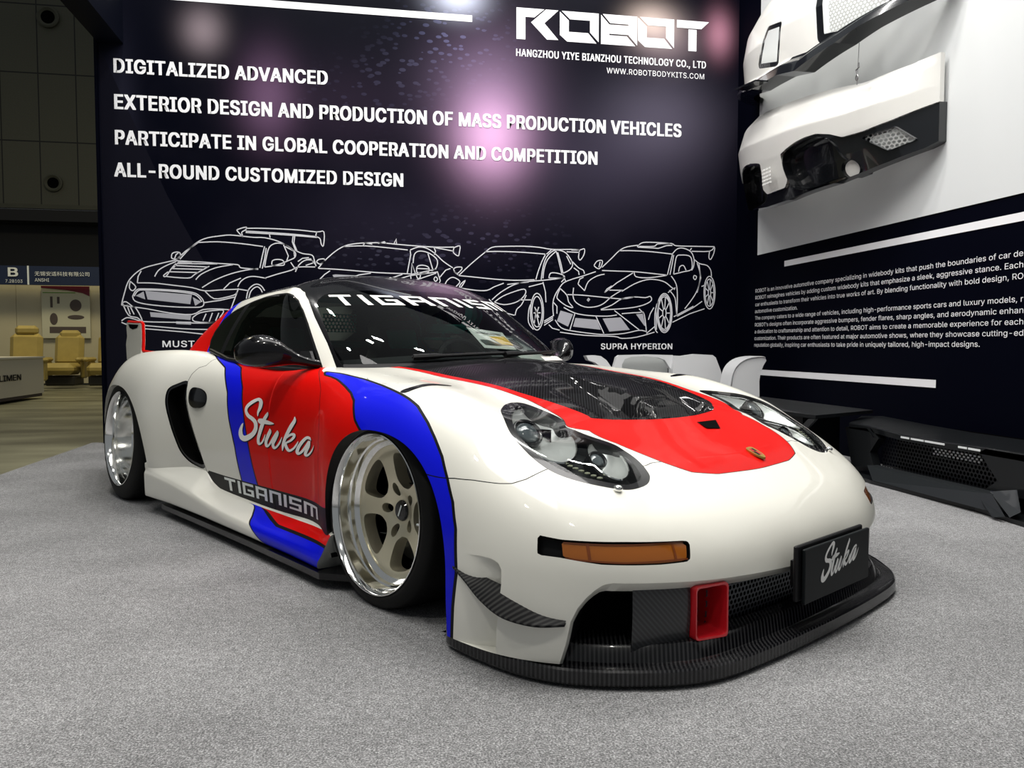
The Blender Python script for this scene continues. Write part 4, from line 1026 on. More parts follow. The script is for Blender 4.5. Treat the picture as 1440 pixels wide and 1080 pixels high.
mb.tube([(-.84,.34,.66),(-.97,.34,.695)],.03,10); mb.build('steering_wheel',cab_m,car)
mb=MB(); mb.box((-1.70,.04,.945),(.01,.20,.10)); mb.build('net_panel',mesh_holes('teal_net',(.05,.75,.60),.022,.40,plane='YZ',metal=0),car,label='teal honeycomb net')
mb=MB(); mb.box((-1.36,.50,.915),(.06,.24,.05),bev=.01); mb.box((-1.37,.47,.86),(.05,.26,.015)); mb.build('harness_pad',teal,car,angle=40,label='teal shoulder pad')
# ---- cards standing inside the windscreen
def card(name,label,quad,mats,bands):
    q=np.array(quad); t=thing(name,label,'card',(0,0,0)); 
    W=lambda p:Matrix.Rotation(CAR_ROT,3,'Z')@Vector(p)+Vector(CARPOS)
    o=[W(p) for p in q]; n=(o[1]-o[0]).cross(o[3]-o[0]).normalized(); t.location=o[3]
    mb=MB(); mb.prism([p-o[3] for p in o],n*.0015); mb.build('sheet',mats[0],t,smooth=False)
    if n.y>0: n=-n
    for (nm,pts,m_) in bands:
        P=[]
        for a,b in pts: P.append((o[0]*(1-a)+o[1]*a)*(1-b)+(o[3]*(1-a)+o[2]*a)*b-o[3]+n*.003)
        mb=MB(); mb.add(P,[tuple(range(len(P)))]); mb.build(nm,m_,t,smooth=False)
    return t
def inside(u,v,off=-.025): return on_surf(GH,np.array([[u,v]]),off)[0]
# ------------------------------------------------------------------ cards inside the windscreen
def wq(uvs,off=-.02): return [on_surf(GH,np.array([uv]),off)[0] for uv in uvs]
card_white=mat('card_white',(.78,.78,.74),.5); card_yel=mat('card_yellow',(.80,.50,.03),.5); card_dark=mat('card_photo',(.05,.06,.06),.4); card_grey=mat('card_grey',(.32,.34,.33),.4)
# ------------------------------------------------------------------ booth structure
YB,XR=7.16,3.5
navy=(.0014,.0018,.0055)
def bokeh_wall():
    m,nt,b=newmat('printed_night_bokeh'); b.inputs['Roughness'].default_value=.4; b.inputs['Specular IOR Level'].default_value=.03
    tc=nt.nodes.new('ShaderNodeTexCoord'); L=nt.links
    def vm(op,a,c=None):
        n=nt.nodes.new('ShaderNodeVectorMath'); n.operation=op
        for i,v in enumerate((a,c)):
            if v is None: continue
            if isinstance(v,(tuple,list)): n.inputs[i].default_value=v
            else: L.new(v,n.inputs[i])
        return n
    def mth(op,a,c=0.0):
        n=nt.nodes.new('ShaderNodeMath'); n.operation=op
        for i,v in enumerate((a,c)):
            if isinstance(v,(int,float)): n.inputs[i].default_value=v
            else: L.new(v,n.inputs[i])
        return n.outputs[0]
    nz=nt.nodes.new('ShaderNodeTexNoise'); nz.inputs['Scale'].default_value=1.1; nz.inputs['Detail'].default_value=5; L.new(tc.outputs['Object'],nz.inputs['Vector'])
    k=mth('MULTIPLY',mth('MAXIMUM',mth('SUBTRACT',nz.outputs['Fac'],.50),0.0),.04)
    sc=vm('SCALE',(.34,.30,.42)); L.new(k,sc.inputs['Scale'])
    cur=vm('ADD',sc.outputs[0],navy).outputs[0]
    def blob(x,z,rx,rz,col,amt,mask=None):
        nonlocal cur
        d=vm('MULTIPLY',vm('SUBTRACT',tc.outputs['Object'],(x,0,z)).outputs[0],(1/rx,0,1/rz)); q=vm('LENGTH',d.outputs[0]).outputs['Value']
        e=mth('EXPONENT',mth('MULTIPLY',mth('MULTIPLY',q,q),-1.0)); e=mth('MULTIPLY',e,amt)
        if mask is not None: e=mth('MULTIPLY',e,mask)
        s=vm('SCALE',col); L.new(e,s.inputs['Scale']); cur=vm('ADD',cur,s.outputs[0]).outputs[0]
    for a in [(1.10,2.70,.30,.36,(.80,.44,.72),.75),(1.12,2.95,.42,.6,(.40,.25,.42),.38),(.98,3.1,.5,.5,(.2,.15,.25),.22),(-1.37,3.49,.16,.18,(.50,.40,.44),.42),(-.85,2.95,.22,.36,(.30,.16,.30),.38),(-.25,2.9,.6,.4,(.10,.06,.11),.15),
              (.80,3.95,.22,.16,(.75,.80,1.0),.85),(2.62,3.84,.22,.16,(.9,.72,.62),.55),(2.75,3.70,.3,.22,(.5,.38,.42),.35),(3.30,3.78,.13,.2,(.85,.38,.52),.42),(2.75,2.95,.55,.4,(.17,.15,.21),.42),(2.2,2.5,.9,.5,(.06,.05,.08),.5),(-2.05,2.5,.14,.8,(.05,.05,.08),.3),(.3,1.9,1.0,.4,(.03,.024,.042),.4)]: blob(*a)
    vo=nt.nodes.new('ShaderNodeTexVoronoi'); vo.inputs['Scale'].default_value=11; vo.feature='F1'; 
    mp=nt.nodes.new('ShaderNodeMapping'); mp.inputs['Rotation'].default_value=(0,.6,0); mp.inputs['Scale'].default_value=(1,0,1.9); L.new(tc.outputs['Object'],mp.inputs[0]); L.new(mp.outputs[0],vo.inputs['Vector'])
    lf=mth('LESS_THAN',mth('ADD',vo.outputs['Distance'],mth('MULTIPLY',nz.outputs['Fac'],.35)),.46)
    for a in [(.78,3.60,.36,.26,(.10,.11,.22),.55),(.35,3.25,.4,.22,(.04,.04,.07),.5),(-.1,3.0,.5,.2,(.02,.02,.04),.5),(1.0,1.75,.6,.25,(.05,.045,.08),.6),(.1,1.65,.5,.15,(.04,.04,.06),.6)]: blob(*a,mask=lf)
    L.new(cur,b.inputs['Base Color']); return m
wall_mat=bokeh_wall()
wall_dark=mat('navy_print',navy,.45,spec=.03)
print_white=mat('white_print',(.95,.95,.97),.6)
line_white=mat('line_print',(.72,.72,.76),.55)
fill_grey=mat('tone_print',(.42,.42,.46),.6)
def carpet_mat():
    m,nt,b=newmat('heather_carpet'); b.inputs['Roughness'].default_value=.95; b.inputs['Specular IOR Level'].default_value=.1
    tc=nt.nodes.new('ShaderNodeTexCoord'); L=nt.links
    def nz(s,d,r=.6):
        n=nt.nodes.new('ShaderNodeTexNoise'); n.inputs['Scale'].default_value=s; n.inputs['Detail'].default_value=d; n.inputs['Roughness'].default_value=r; L.new(tc.outputs['Object'],n.inputs['Vector']); return n.outputs['Fac']
    fine=nz(210,4,.8); mid=nz(45,4); big=nz(1.3,3)
    def mth(op,a,c):
        n=nt.nodes.new('ShaderNodeMath'); n.operation=op
        for i,v in enumerate((a,c)):
            if isinstance(v,(int,float)): n.inputs[i].default_value=v
            else: L.new(v,n.inputs[i])
        return n.outputs[0]
    f=mth('ADD',mth('ADD',mth('MULTIPLY',fine,.95),mth('MULTIPLY',mid,.18)),mth('MULTIPLY',big,.16))
    r=nt.nodes.new('ShaderNodeValToRGB'); e=r.color_ramp.elements; e[0].position=.47; e[0].color=(.042,.042,.044,1); e[1].position=.82; e[1].color=(.60,.60,.61,1)
    q=e.new(.64); q.color=(.20,.20,.204,1)
    L.new(f,r.inputs[0]); L.new(r.outputs[0],b.inputs['Base Color'])
    bp=nt.nodes.new('ShaderNodeBump'); bp.inputs['Strength'].default_value=.5; bp.inputs['Distance'].default_value=.006; L.new(fine,bp.inputs['Height']); L.new(bp.outputs[0],b.inputs['Normal'])
    return m
def concrete_mat():
    m,nt,b=newmat('hall_concrete'); b.inputs['Roughness'].default_value=.38
    tc=nt.nodes.new('ShaderNodeTexCoord'); n=nt.nodes.new('ShaderNodeTexNoise'); n.inputs['Scale'].default_value=1.2; n.inputs['Detail'].default_value=8
    mp=nt.nodes.new('ShaderNodeMapping'); mp.inputs['Scale'].default_value=(.5,1.6,1); nt.links.new(tc.outputs['Object'],mp.inputs[0]); nt.links.new(mp.outputs[0],n.inputs['Vector'])
    r=nt.nodes.new('ShaderNodeValToRGB'); e=r.color_ramp.elements; e[0].position=.35; e[0].color=(.09,.085,.05,1); e[1].position=.7; e[1].color=(.26,.25,.16,1)
    nt.links.new(n.outputs['Fac'],r.inputs[0]); nt.links.new(r.outputs[0],b.inputs['Base Color']); return m
mb=MB(); mb.box((3.0,2.05,-.02),(10.66,10.3,.04)); fl=struct(mb.build('floor',carpet_mat(),smooth=False))
mb=MB(); mb.box((-12,12,-.06),(54,40,.04)); struct(mb.build('floor_hall',concrete_mat(),smooth=False))
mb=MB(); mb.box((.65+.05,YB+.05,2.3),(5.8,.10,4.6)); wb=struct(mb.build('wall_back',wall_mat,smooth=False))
mb=MB(); mb.box((XR+.05,3.43,2.3),(.10,7.46,4.6)); wr=struct(mb.build('wall_right',wall_dark,smooth=False))
mb=MB(); mb.box((-2.1,4.6,3.55),(.2,5.12,.42)); struct(mb.build('trim_1',mat('beam_grey',(.004,.005,.011),.6,spec=.05),smooth=False))
mb=MB(); mb.box((-2.212,YB+.04,2.3),(.022,.14,4.6)); struct(mb.build('trim_2',wall_dark,smooth=False))
# ------------------------------------------------------------------ lettering
try: FONT=bpy.data.fonts.load(bpy.utils.system_resource('DATAFILES',path='fonts')+'/Inter.woff2')
except Exception: FONT=None
def text(name,s,origin,ux,uz,width,height,m,parent,bold=0,nrm=(0,-1,0),off=.004,label=None,spacing=1.0):
    """one line of lettering: lower-left corner, width, cap height, on the plane spanned by ux, uz"""
    cu=bpy.data.curves.new('t','FONT'); cu.body=s
    if FONT and s.isascii(): cu.font=FONT
    cu.size=1; cu.space_character=spacing; cu.resolution_u=3
    o=bpy.data.objects.new('t',cu); COL.objects.link(o); bpy.context.view_layer.update()
    me=bpy.data.meshes.new_from_object(o.evaluated_get(bpy.context.evaluated_depsgraph_get()))
    bpy.data.objects.remove(o); bpy.data.curves.remove(cu)
    n=len(me.vertices); co=np.zeros(n*3); me.vertices.foreach_get('co',co); co=co.reshape(-1,3)
    lo,hi=co.min(0),co.max(0); caps=hi[1]
    P=np.array(origin)+np.outer((co[:,0]-lo[0])/(hi[0]-lo[0])*width,ux)+np.outer(co[:,1]/caps*height,uz)+np.array(nrm)*off
    if bold:
        fs=[tuple(q.vertices) for q in me.polygons]; k=bold*height*2.6; V_=[];F_=[]
        for n_,(a,b) in enumerate([(k*i_,k*j_) for i_ in (-1,-.34,.34,1) for j_ in (-.5,.5)]):
            i0=len(V_); V_+=[tuple(v) for v in P+np.array(ux)*a+np.array(uz)*b+np.array(nrm)*(.00015*n_)]; F_+=[tuple(i0+i for i in q) for q in fs]
        bpy.data.meshes.remove(me); me=bpy.data.meshes.new(name); me.from_pydata(V_,[],F_)
    else: me.vertices.foreach_set('co',P.ravel())
    me.update(); me.materials.clear(); me.materials.append(m); me.name=name
    r=bpy.data.objects.new(name,me); COL.objects.link(r); r.parent=parent
    if label: r['label']=label
    return r
X3=np.array([1.,0,0]); Z3=np.array([0,0,1.])
def wtext(s,x,z,w_,h,bold=.02,m=print_white,sp=1.07): return text('wall_lettering',s,(x,YB,z),X3,Z3,w_,h,m,wb,bold,label='white capital lettering',spacing=sp)
wtext('DIGITALIZED ADVANCED',-2.074,3.102,1.728,.112,.022)
wtext('EXTERIOR DESIGN AND PRODUCTION OF MASS PRODUCTION VEHICLES',-2.075,2.803,4.995,.118,.022)
wtext('PARTICIPATE IN GLOBAL COOPERATION AND COMPETITION',-2.076,2.511,4.172,.115,.022)
wtext('ALL-ROUND CUSTOMIZED DESIGN',-2.088,2.244,2.39,.113,.022)
wtext('HANGZHOU YIYE BIANZHOU TECHNOLOGY CO., LTD',1.334,3.455,1.829,.064,.012)
wtext('WWW.ROBOTBODYKITS.COM',2.187,3.353,.962,.050,.0)
wtext('SUPRA HYPERION',2.147,.792,.707,.054,.012); wtext('MUSTANG',-1.741,.813,.46,.054,.012)
def flat(name,polys,m,parent,plane='back',off=.004,label=None):
    V=[];F=[]
    for p in polys:
        k=len(V)
        for a,b in p: V.append((a,YB-off,b) if plane=='back' else (XR-off,a,b))
        F.append(tuple(range(k,k+len(p))))
    return obj(name,V,F,m,parent,smooth=False,label=label)
flat('diagonal_print',[[(-2.19,3.31),(-1.68,2.1),(-1.5,1.75),(-.9,.6),(-.6,.02),(-2.19,.02)]],mat('diagonal_tone',(.0065,.0065,.012),.5,spec=.03),wb,off=.002)
flat('white_bar',[[(-2.05,3.727),(.931,3.727),(.931,3.785),(-2.05,3.785)]],print_white,wb)
# logo: angular block letters, px / 4.966 in the photograph's own rectangle (1.335..3.192 x 3.607..3.885)
def logo():
    def Q(pts):  # pts in logo frame: x 0..1345, y 0..222 (down), on one straight baseline
        return [(1.335+x*(1.857/1345),3.887-y*(.280/222)) for x,y in pts]
    L=[]
    L+= [[(0,0),(188,0),(120,62),(60,62),(60,222),(0,222)],[(198,0),(283,0),(188,98),(283,210),(205,212),(98,98)]]
    def O(x): return [[(x+12,0),(x+262,0),(x+262,205),(x+204,140),(x+204,52),(x+70,52)],[(x,0),(x,175),(x+50,214),(x+246,214),(x+190,150),(x+60,150),(x+60,62)]]
    L+= [[(305,0),(560,0),(560,205),(500,140),(500,56),(362,56)],[(293,6),(293,172),(343,216),(545,216),(487,146),(354,146),(354,66)]]
    L+= [[(588,0),(830,0),(830,210),(768,140),(768,62),(640,62)],[(576,6),(634,72),(766,72),(766,138),(634,138),(634,149),(757,149),(817,216),(576,216)]]
    L+= [[(848,0),(1093,0),(1093,210),(1035,140),(1035,56),(905,56)],[(836,6),(836,172),(886,216),(1080,216),(1022,146),(897,146),(897,66)]]
    L+= [[(1112,0),(1345,0),(1290,56),(1112,56)],[(1196,64),(1255,64),(1255,222),(1196,222)]]
    return [Q(p) for p in L]
flat('logo_lettering',logo(),print_white,wb,label='angular white logo lettering')
DRAW=[
('-1587,1563 -1515,1645 -1437,1714 -1359,1749 -1255,1768 -1177,1777 -1073,1770 -981,1762 -889,1761 -784,1736 -704,1697 -651,1657|-1437,1707 -1282,1717 -1087,1706 -904,1685|-1619,1555 -1541,1631 -1437,1707|-890,1686 -911,1603 -933,1500|-877,1672 -892,1576 -913,1494|-893,1508 -878,1590 -851,1680 -797,1715 -731,1710 -671,1677 -632,1636 -639,1595 -693,1567 -760,1538 -840,1516 -893,1508|-731,1703 -692,1608 -706,1566|-718,1689 -645,1650 -639,1602|-833,1530 -826,1564 -786,1576 -739,1568 -727,1532 -760,1524 -833,1523|-1656,1575 -1649,1608 -1617,1622 -1586,1616 -1586,1583 -1619,1562 -1650,1568 -1656,1575|-1631,1565 -1618,1600 -1598,1616|-1118,1823 -1085,1837 -1039,1848 -1046,1825 -1079,1803 -1071,1766 -1112,1809 -1118,1823|-1039,1838 -888,1842 -622,1836 -448,1822 -387,1824 -392,1704 -411,1717 -421,1765 -455,1785 -448,1822|-1046,1814 -889,1808 -650,1797 -448,1781|-1046,1802 -889,1797 -650,1787 -448,1774|-849,1796 -843,1762|-650,1780 -657,1732 -631,1657|-636,1781 -644,1719 -618,1651|-631,1657 -571,1631 -491,1619 -471,1571 -458,1523|-634,1471 -606,1527 -559,1569 -505,1577 -471,1557|-612,1561 -572,1590 -518,1597|-894,1412 -788,1448 -667,1485 -613,1513 -465,1516|-673,1553 -627,1485|-1619,1555 -1759,1519 -1873,1484 -1937,1443 -1988,1389 -2014,1342 -2034,1275 -2054,1202 -2061,1168|-1619,1549 -1517,1544 -1388,1540 -1259,1531 -1116,1524 -1090,1498 -946,1487|-1646,1481 -1600,1536 -1491,1538|-1684,1454 -1723,1420 -1700,1416 -1658,1481 -1619,1525|-1698,1413 -1583,1404 -1507,1406 -1467,1437 -1350,1507|-1632,1508 -1363,1500|-1652,1481 -1402,1479|-1672,1454 -1442,1451|-1607,1525 -1285,1528|-1793,1412 -1760,1466 -1696,1507 -1619,1542|-1462,1390 -1416,1438 -1299,1494 -1155,1524|-1932,1356 -1800,1356 -1648,1340 -1495,1322 -1393,1296 -1263,1305 -1120,1313|-1932,1356 -1925,1410 -1899,1457|-1412,1323 -1314,1385 -1183,1442 -1051,1478 -946,1493|-1988,1369 -1945,1323 -1971,1289 -1996,1315 -1988,1369|-1386,1290 -1316,1229 -1212,1244 -1146,1265 -1127,1286|-1119,1334 -1092,1382 -1039,1417 -973,1425 -881,1410|-1237,1312 -1184,1367 -1092,1409|-1972,1242 -1940,1296 -1877,1306 -1675,1300 -1496,1282 -1432,1249 -1401,1201 -1415,1161 -1498,1153 -1677,1158 -1867,1177 -1954,1203 -1972,1242|-1960,1243 -1927,1290 -1864,1297 -1675,1290 -1503,1271 -1445,1242 -1416,1201|-1395,1195 -1265,1216 -1147,1245|-2061,1168 -1993,1156 -1855,1137 -1678,1104 -1500,1092 -1409,1134 -1292,1141 -1194,1135|-2055,1188 -2023,1195 -1974,1156 -1949,1143 -1913,1076 -1901,1029 -1939,1062 -2007,1082 -2055,1188|-2018,1169 -1994,1089|-1993,1156 -1963,1089|-1494,1065 -1435,1106 -1318,1128 -1240,1128 -1267,1074 -1307,1026 -1475,1031 -1494,1065|-1410,1039 -1383,1100|-1359,1032 -1331,1107|-1307,1039 -1279,1107|-2064,1035 -2020,1062 -1958,1049 -1883,1029 -1629,1024 -1424,1018 -1307,1026|-2065,1022 -2009,1002 -1883,996 -1579,970 -1373,964|-1884,969 -1579,943 -1399,923|-1181,1136 -1113,1320|-1113,1314 -1028,1301|-1049,1232 -1034,1301 -1001,1342 -961,1359 -922,1343 -896,1303|-1029,1233 -1015,1287 -988,1322 -955,1336 -929,1316 -916,1289','-1871,1290 -1496,1261 -1511,1180 -1853,1217|-1947,1247 -1884,1284 -1872,1217|-1490,1241 -1420,1201 -1472,1167|-1837,1110 -1506,1085 -1513,1045 -1831,1070|-1629,1033 -1507,1031 -1508,1004 -1629,1010'),
('-440,1504 -383,1573 -290,1657 -208,1706 -125,1726 -32,1736 113,1740 281,1728 577,1713 760,1717|-218,1701 -32,1710 176,1697 344,1682|365,1682 439,1710 513,1701 588,1655 662,1587 748,1530|365,1677 370,1640 337,1470|391,1566 402,1641 439,1673 503,1669 566,1639 609,1592 598,1527 555,1500|374,1460 380,1566 411,1471|524,1654 566,1516|422,1487 427,1535 475,1549 528,1532 528,1489 470,1472 422,1487|427,1519 528,1516|416,1466 432,1429 453,1440 454,1472|-434,1504 -241,1497 69,1476 332,1470 406,1471 598,1517|-425,1411 -384,1453 -338,1485|-169,1420 -87,1453 17,1470|153,1414 295,1464|210,1405 363,1454 608,1490|363,1396 598,1480|268,1416 310,1395|369,1449 374,1396|577,1713 593,1676 582,1644|588,1708 760,1680|760,1712 814,1729 808,1670 797,1638 754,1669 760,1712|82,1734 139,1751 155,1735|223,1737 244,1779 244,1737|-454,1561 -434,1582 -388,1588 -388,1567 -424,1541 -454,1561|608,1496 635,1411 613,1368|576,1426 592,1447 610,1426 592,1405 576,1426|630,1443 684,1508 727,1524|-545,1580 -504,1586 -465,1540|-546,1528 -485,1550|-53,1710 -32,1736 30,1727','-318,1449 -292,1454 -107,1447 -180,1420 -303,1423'),
('802,1461 911,1565 1042,1675 1108,1722 1206,1733 1406,1739 1551,1732 1674,1716 1856,1720 1935,1716|1042,1681 1184,1687 1406,1683 1607,1671|1607,1665 1573,1599 1540,1511 1518,1435|1618,1671 1663,1710|1585,1447 1596,1534 1630,1622 1697,1689 1714,1689 1743,1581 1765,1493|1568,1435 1585,1545 1618,1644 1686,1705 1754,1707 1810,1680 1856,1616 1867,1572 1834,1527 1765,1493|1725,1690 1754,1592 1777,1493|1810,1658 1850,1582|1641,1453 1658,1497 1720,1498 1783,1477 1777,1455 1641,1453|1585,1430 1698,1443 1788,1455 1760,1416|1777,1482 1800,1428|802,1461 965,1448 1129,1434 1317,1426 1506,1434|813,1349 965,1329 1063,1331 1129,1364 1217,1398|1250,1387 1339,1399 1451,1412|1107,1245 1184,1311 1295,1377 1406,1411 1585,1430|1129,1223 1206,1278 1317,1323 1406,1346 1423,1313 1384,1258 1317,1220 1217,1202 1129,1223|1079,1250 1140,1191 1206,1137 1317,1105|1428,1292 1384,1204 1339,1160 1323,1105|1451,1368 1585,1403|1585,1414 1608,1327 1614,1228|1361,1247 1473,1248|1597,1052 1682,1102|1597,1036 1682,1086|1597,1014 1682,1069|1642,1020 1676,987 1744,970|1856,1714 1935,1716 1981,1728 1976,1673 1941,1623 1924,1650 1935,1716|1810,1697 1935,1694|1856,1616 1925,1551 1970,1530 1982,1497|1879,1550 1925,1518 1931,1485|754,1520 781,1536 829,1537 824,1510 780,1477 754,1520|759,1498 797,1467|672,1358 694,1412 748,1445 813,1408 775,1359|807,1349 818,1381 862,1419 834,1371 813,1347|1468,1205 1451,1150 1449,1040 1496,975|1507,1183 1546,1085|1546,1184 1507,1063|1496,1128 1563,1129|1518,1150 1552,997|1524,1161 1501,1019|1591,1140 1587,1075 1573,1020 1553,983 1530,970 1506,982 1486,1019 1472,1074 1468,1139 1472,1204 1486,1259 1505,1296 1529,1309 1553,1297 1573,1260 1586,1205 1591,1140|1579,1140 1575,1086 1564,1041 1548,1010 1530,999 1511,1010 1495,1040 1484,1086 1480,1139 1484,1193 1494,1238 1510,1269 1529,1280 1548,1269 1564,1239 1575,1194 1579,1140',''),
('2152,1559 2248,1648 2320,1718 2393,1755 2515,1775|2496,1757 2539,1795 2625,1804 2835,1797 2884,1777 3084,1776 3274,1777|2503,1755 2650,1751 2711,1750 2785,1775 2847,1779|2515,1763 2662,1766 2699,1790 2822,1797|2320,1718 2466,1721 2650,1714 2848,1697|2848,1695 2824,1600 2800,1500|2861,1689 2843,1589 2825,1501|2862,1507 2874,1601 2892,1678 2935,1690 3010,1686 3042,1651 3043,1557 2962,1532 2862,1507|2848,1700 2897,1748 2959,1755 3035,1722 3067,1652 3062,1581 3043,1546|2912,1532 2924,1579 2961,1591 2987,1545|2074,1575 2104,1616 2152,1623 2152,1588 2128,1547 2098,1553 2074,1575|2122,1559 2134,1611|2152,1530 2297,1527 2468,1524 2652,1510 2794,1497|2468,1518 2486,1478 2591,1468 2714,1482 2794,1495|2092,1518 2021,1494 1949,1470 1866,1445 1783,1410 1736,1352 1701,1294 1683,1237 1680,1168 1687,1100|1920,1400 1937,1446 1973,1464|1920,1400 1986,1338|1986,1344 2021,1425 2105,1478 2177,1496|2178,1323 2298,1417 2456,1512|2178,1323 2202,1358 2250,1388|2226,1347 2359,1348|2347,1337 2469,1408 2591,1450 2689,1452 2776,1430 2839,1384 2876,1361|1819,1301 1962,1297 2142,1282 2348,1267 2470,1286|1878,1365 1873,1285 1903,1228 1986,1188 2082,1189 2166,1219 2250,1289 2347,1348|1748,1358 1719,1283 1736,1249 1808,1198 1873,1181 1831,1233 1813,1296 1748,1358|2142,1166 2251,1208 2348,1267 2470,1286 2580,1281 2629,1293 2642,1258 2593,1223 2495,1193 2348,1174 2143,1161|1784,1181 1891,1130 2023,1108 2203,1103 2300,1115|1891,1124 1844,974|2095,1102 2174,940|2276,1156 2521,976|2349,1127 2520,1140 2569,1129 2595,953|1702,1065 1761,991 1868,963 2047,940 2192,929 2374,941 2521,971 2595,959|1749,951 1988,922 2277,912 2350,894 2497,906 2675,954|2519,1175 2569,1129|2808,1331 2851,1366 2882,1378|2820,1354 2877,1284 2891,1178 2898,1114|2838,1489 2888,1414 2902,1296 2898,1108|3099,1617 3132,1500 3108,1370 3053,1274 2978,1179|3118,1606 3138,1476 3102,1334|3069,1499 3094,1488 3082,1458 3063,1475 3069,1499|3067,1652 3124,1612 3200,1596 3239,1549 3246,1490|3146,1394 3177,1406|2904,1108 3066,1192 3154,1252|2855,1049 3029,1132 3180,1181|2867,1102 3066,1204|3041,1728 3224,1732 3274,1774 3268,1715 3237,1655 3218,1673 3224,1732|3022,1733 3041,1757|2698,1224 2678,1130 2681,989 2706,948|2710,1247 2690,1130 2694,977|1687,1226 1719,1191 1719,1123|2595,942 2675,1006|2613,1071 2631,1129 2667,1188|2850,1137 2845,1066 2829,1005 2804,965 2775,950 2745,964 2720,1005 2703,1065 2696,1136 2701,1207 2717,1267 2742,1307 2771,1322 2801,1308 2826,1268 2843,1208 2850,1137|2835,1137 2831,1077 2818,1027 2798,993 2774,981 2751,993 2730,1026 2716,1077 2711,1136 2715,1195 2728,1246 2748,1279 2771,1291 2795,1280 2816,1246 2830,1196 2835,1137|2841,1137 2837,1071 2822,1016 2801,979 2775,966 2748,979 2726,1015 2710,1071 2705,1136 2709,1201 2724,1256 2745,1293 2771,1307 2797,1294 2820,1257 2835,1202 2841,1137|3286,1336 3282,1276 3270,1225 3252,1191 3231,1179 3209,1191 3190,1225 3177,1275 3172,1335 3175,1395 3187,1446 3205,1480 3227,1492 3249,1480 3268,1447 3281,1396 3286,1336|3274,1336 3272,1286 3262,1244 3248,1215 3230,1205 3213,1215 3198,1243 3187,1285 3183,1335 3186,1385 3195,1427 3210,1456 3227,1466 3245,1456 3260,1428 3270,1386 3274,1336|2790,1136 2789,1120 2785,1106 2780,1097 2773,1094 2767,1097 2761,1106 2757,1120 2756,1136 2757,1152 2760,1166 2766,1175 2772,1179 2779,1176 2785,1166 2789,1153 2790,1136|3241,1336 3241,1322 3238,1311 3234,1303 3229,1300 3224,1303 3220,1310 3217,1322 3216,1335 3217,1349 3219,1361 3223,1368 3228,1371 3233,1369 3237,1361 3240,1349 3241,1336|2792,1136 2835,1137|2787,1107 2822,1037|2777,1091 2785,983|2764,1096 2743,1002|2756,1120 2715,1083|2755,1152 2714,1189|2763,1177 2741,1270|2776,1182 2782,1289|2787,1166 2820,1237|3242,1336 3274,1336|3239,1311 3265,1252|3232,1297 3238,1207|3222,1302 3207,1222|3216,1322 3186,1291|3216,1349 3185,1380|3221,1369 3204,1448|3231,1374 3235,1464|3239,1361 3263,1420','1754,1152 1873,1118 1826,1003 1719,1054|1897,1084 2107,1068 2144,975 1874,1003|2161,1080 2337,1092 2429,976 2228,958|2004,1252 2022,1275 2040,1258 2022,1235|2489,1123 2557,1129 2588,1006 2570,1018')]
DNAMES=['first line drawing of a coupe with a tall wing','second line drawing of a coupe','third line drawing of a sports saloon','rightmost line drawing of a coupe']
for (P_,F_),dn in zip(DRAW,DNAMES):
    V=[];F=[]; hwid=.0045
    for l in P_.split('|'):
        p=np.array([[float(a)/1000 for a in q.split(',')] for q in l.split()])
        if len(p)>2: p=crspline(p,3,closed=False) if len(p)>3 else p
        t=np.gradient(p,axis=0); t/=np.linalg.norm(t,axis=1)[:,None]+1e-9; n=np.stack([-t[:,1],t[:,0]],1)*hwid; k=len(V)
        for a,b in zip(p+n,p-n): V+=[(a[0],YB-.005,a[1]),(b[0],YB-.005,b[1])]
        F+=[(k+2*i,k+2*i+1,k+2*i+3,k+2*i+2) for i in range(len(p)-1)]
    d=obj('line_drawing',V,F,line_white,wb,smooth=False,label='white '+dn)
    if F_: flat('tone_fill',[[tuple(float(a)/1000 for a in q.split(',')) for q in l.split()] for l in F_.split('|')],fill_grey,d,off=.0045)
# right wall
flat('white_panel',[[(.2,1.65),(6.72,1.65),(6.72,4.58),(.2,4.58)]],mat('panel_white',(.74,.76,.76),.6),wr,'right',.006,'large white display panel')
flat('white_bar',[[(.2,1.50),(6.245,1.50),(6.245,1.548),(.2,1.548)]],print_white,wr,'right')
flat('white_bar',[[(4.38,.558),(6.80,.558),(6.80,.608),(4.38,.608)]],print_white,wr,'right')
U3=np.array([0,-1.,0])
TX=[("ROBOT is an innovative automotive company specializing in widebody kits that push the boundaries of car de",6.748,3.735,1.322),
("ROBOT reimagines vehicles by adding custom widebody kits that emphasize a sleek, aggressive stance. Each",6.748,3.733,1.260),
("car enthusiasts to transform their vehicles into true works of art. By blending functionality with bold design, RO",6.748,3.73,1.198),
("automotive customization.",6.752,6.022,1.136),
("The company caters to a wide range of vehicles, including high-performance sports cars and luxury models, r",6.748,3.726,1.074),
("ROBOT's designs often incorporate aggressive bumpers, fender flares, sharp angles, and aerodynamic enhan",6.750,3.723,1.012),
("a dedication to craftsmanship and attention to detail, ROBOT aims to create a memorable experience for each",6.752,3.721,.950),
("customization. Their products are often featured at major automotive shows, where they showcase cutting-ed",6.754,3.719,.889),
("reputation globally, inspiring car enthusiasts to take pride in uniquely tailored, high-impact designs.",6.756,4.027,.828)]
for s,y0,y1,z in TX: text('paragraph_lettering',s,(XR,y0,z-.012),U3,Z3,y0-y1,.034,print_white,wr,0,(-1,0,0),.005)
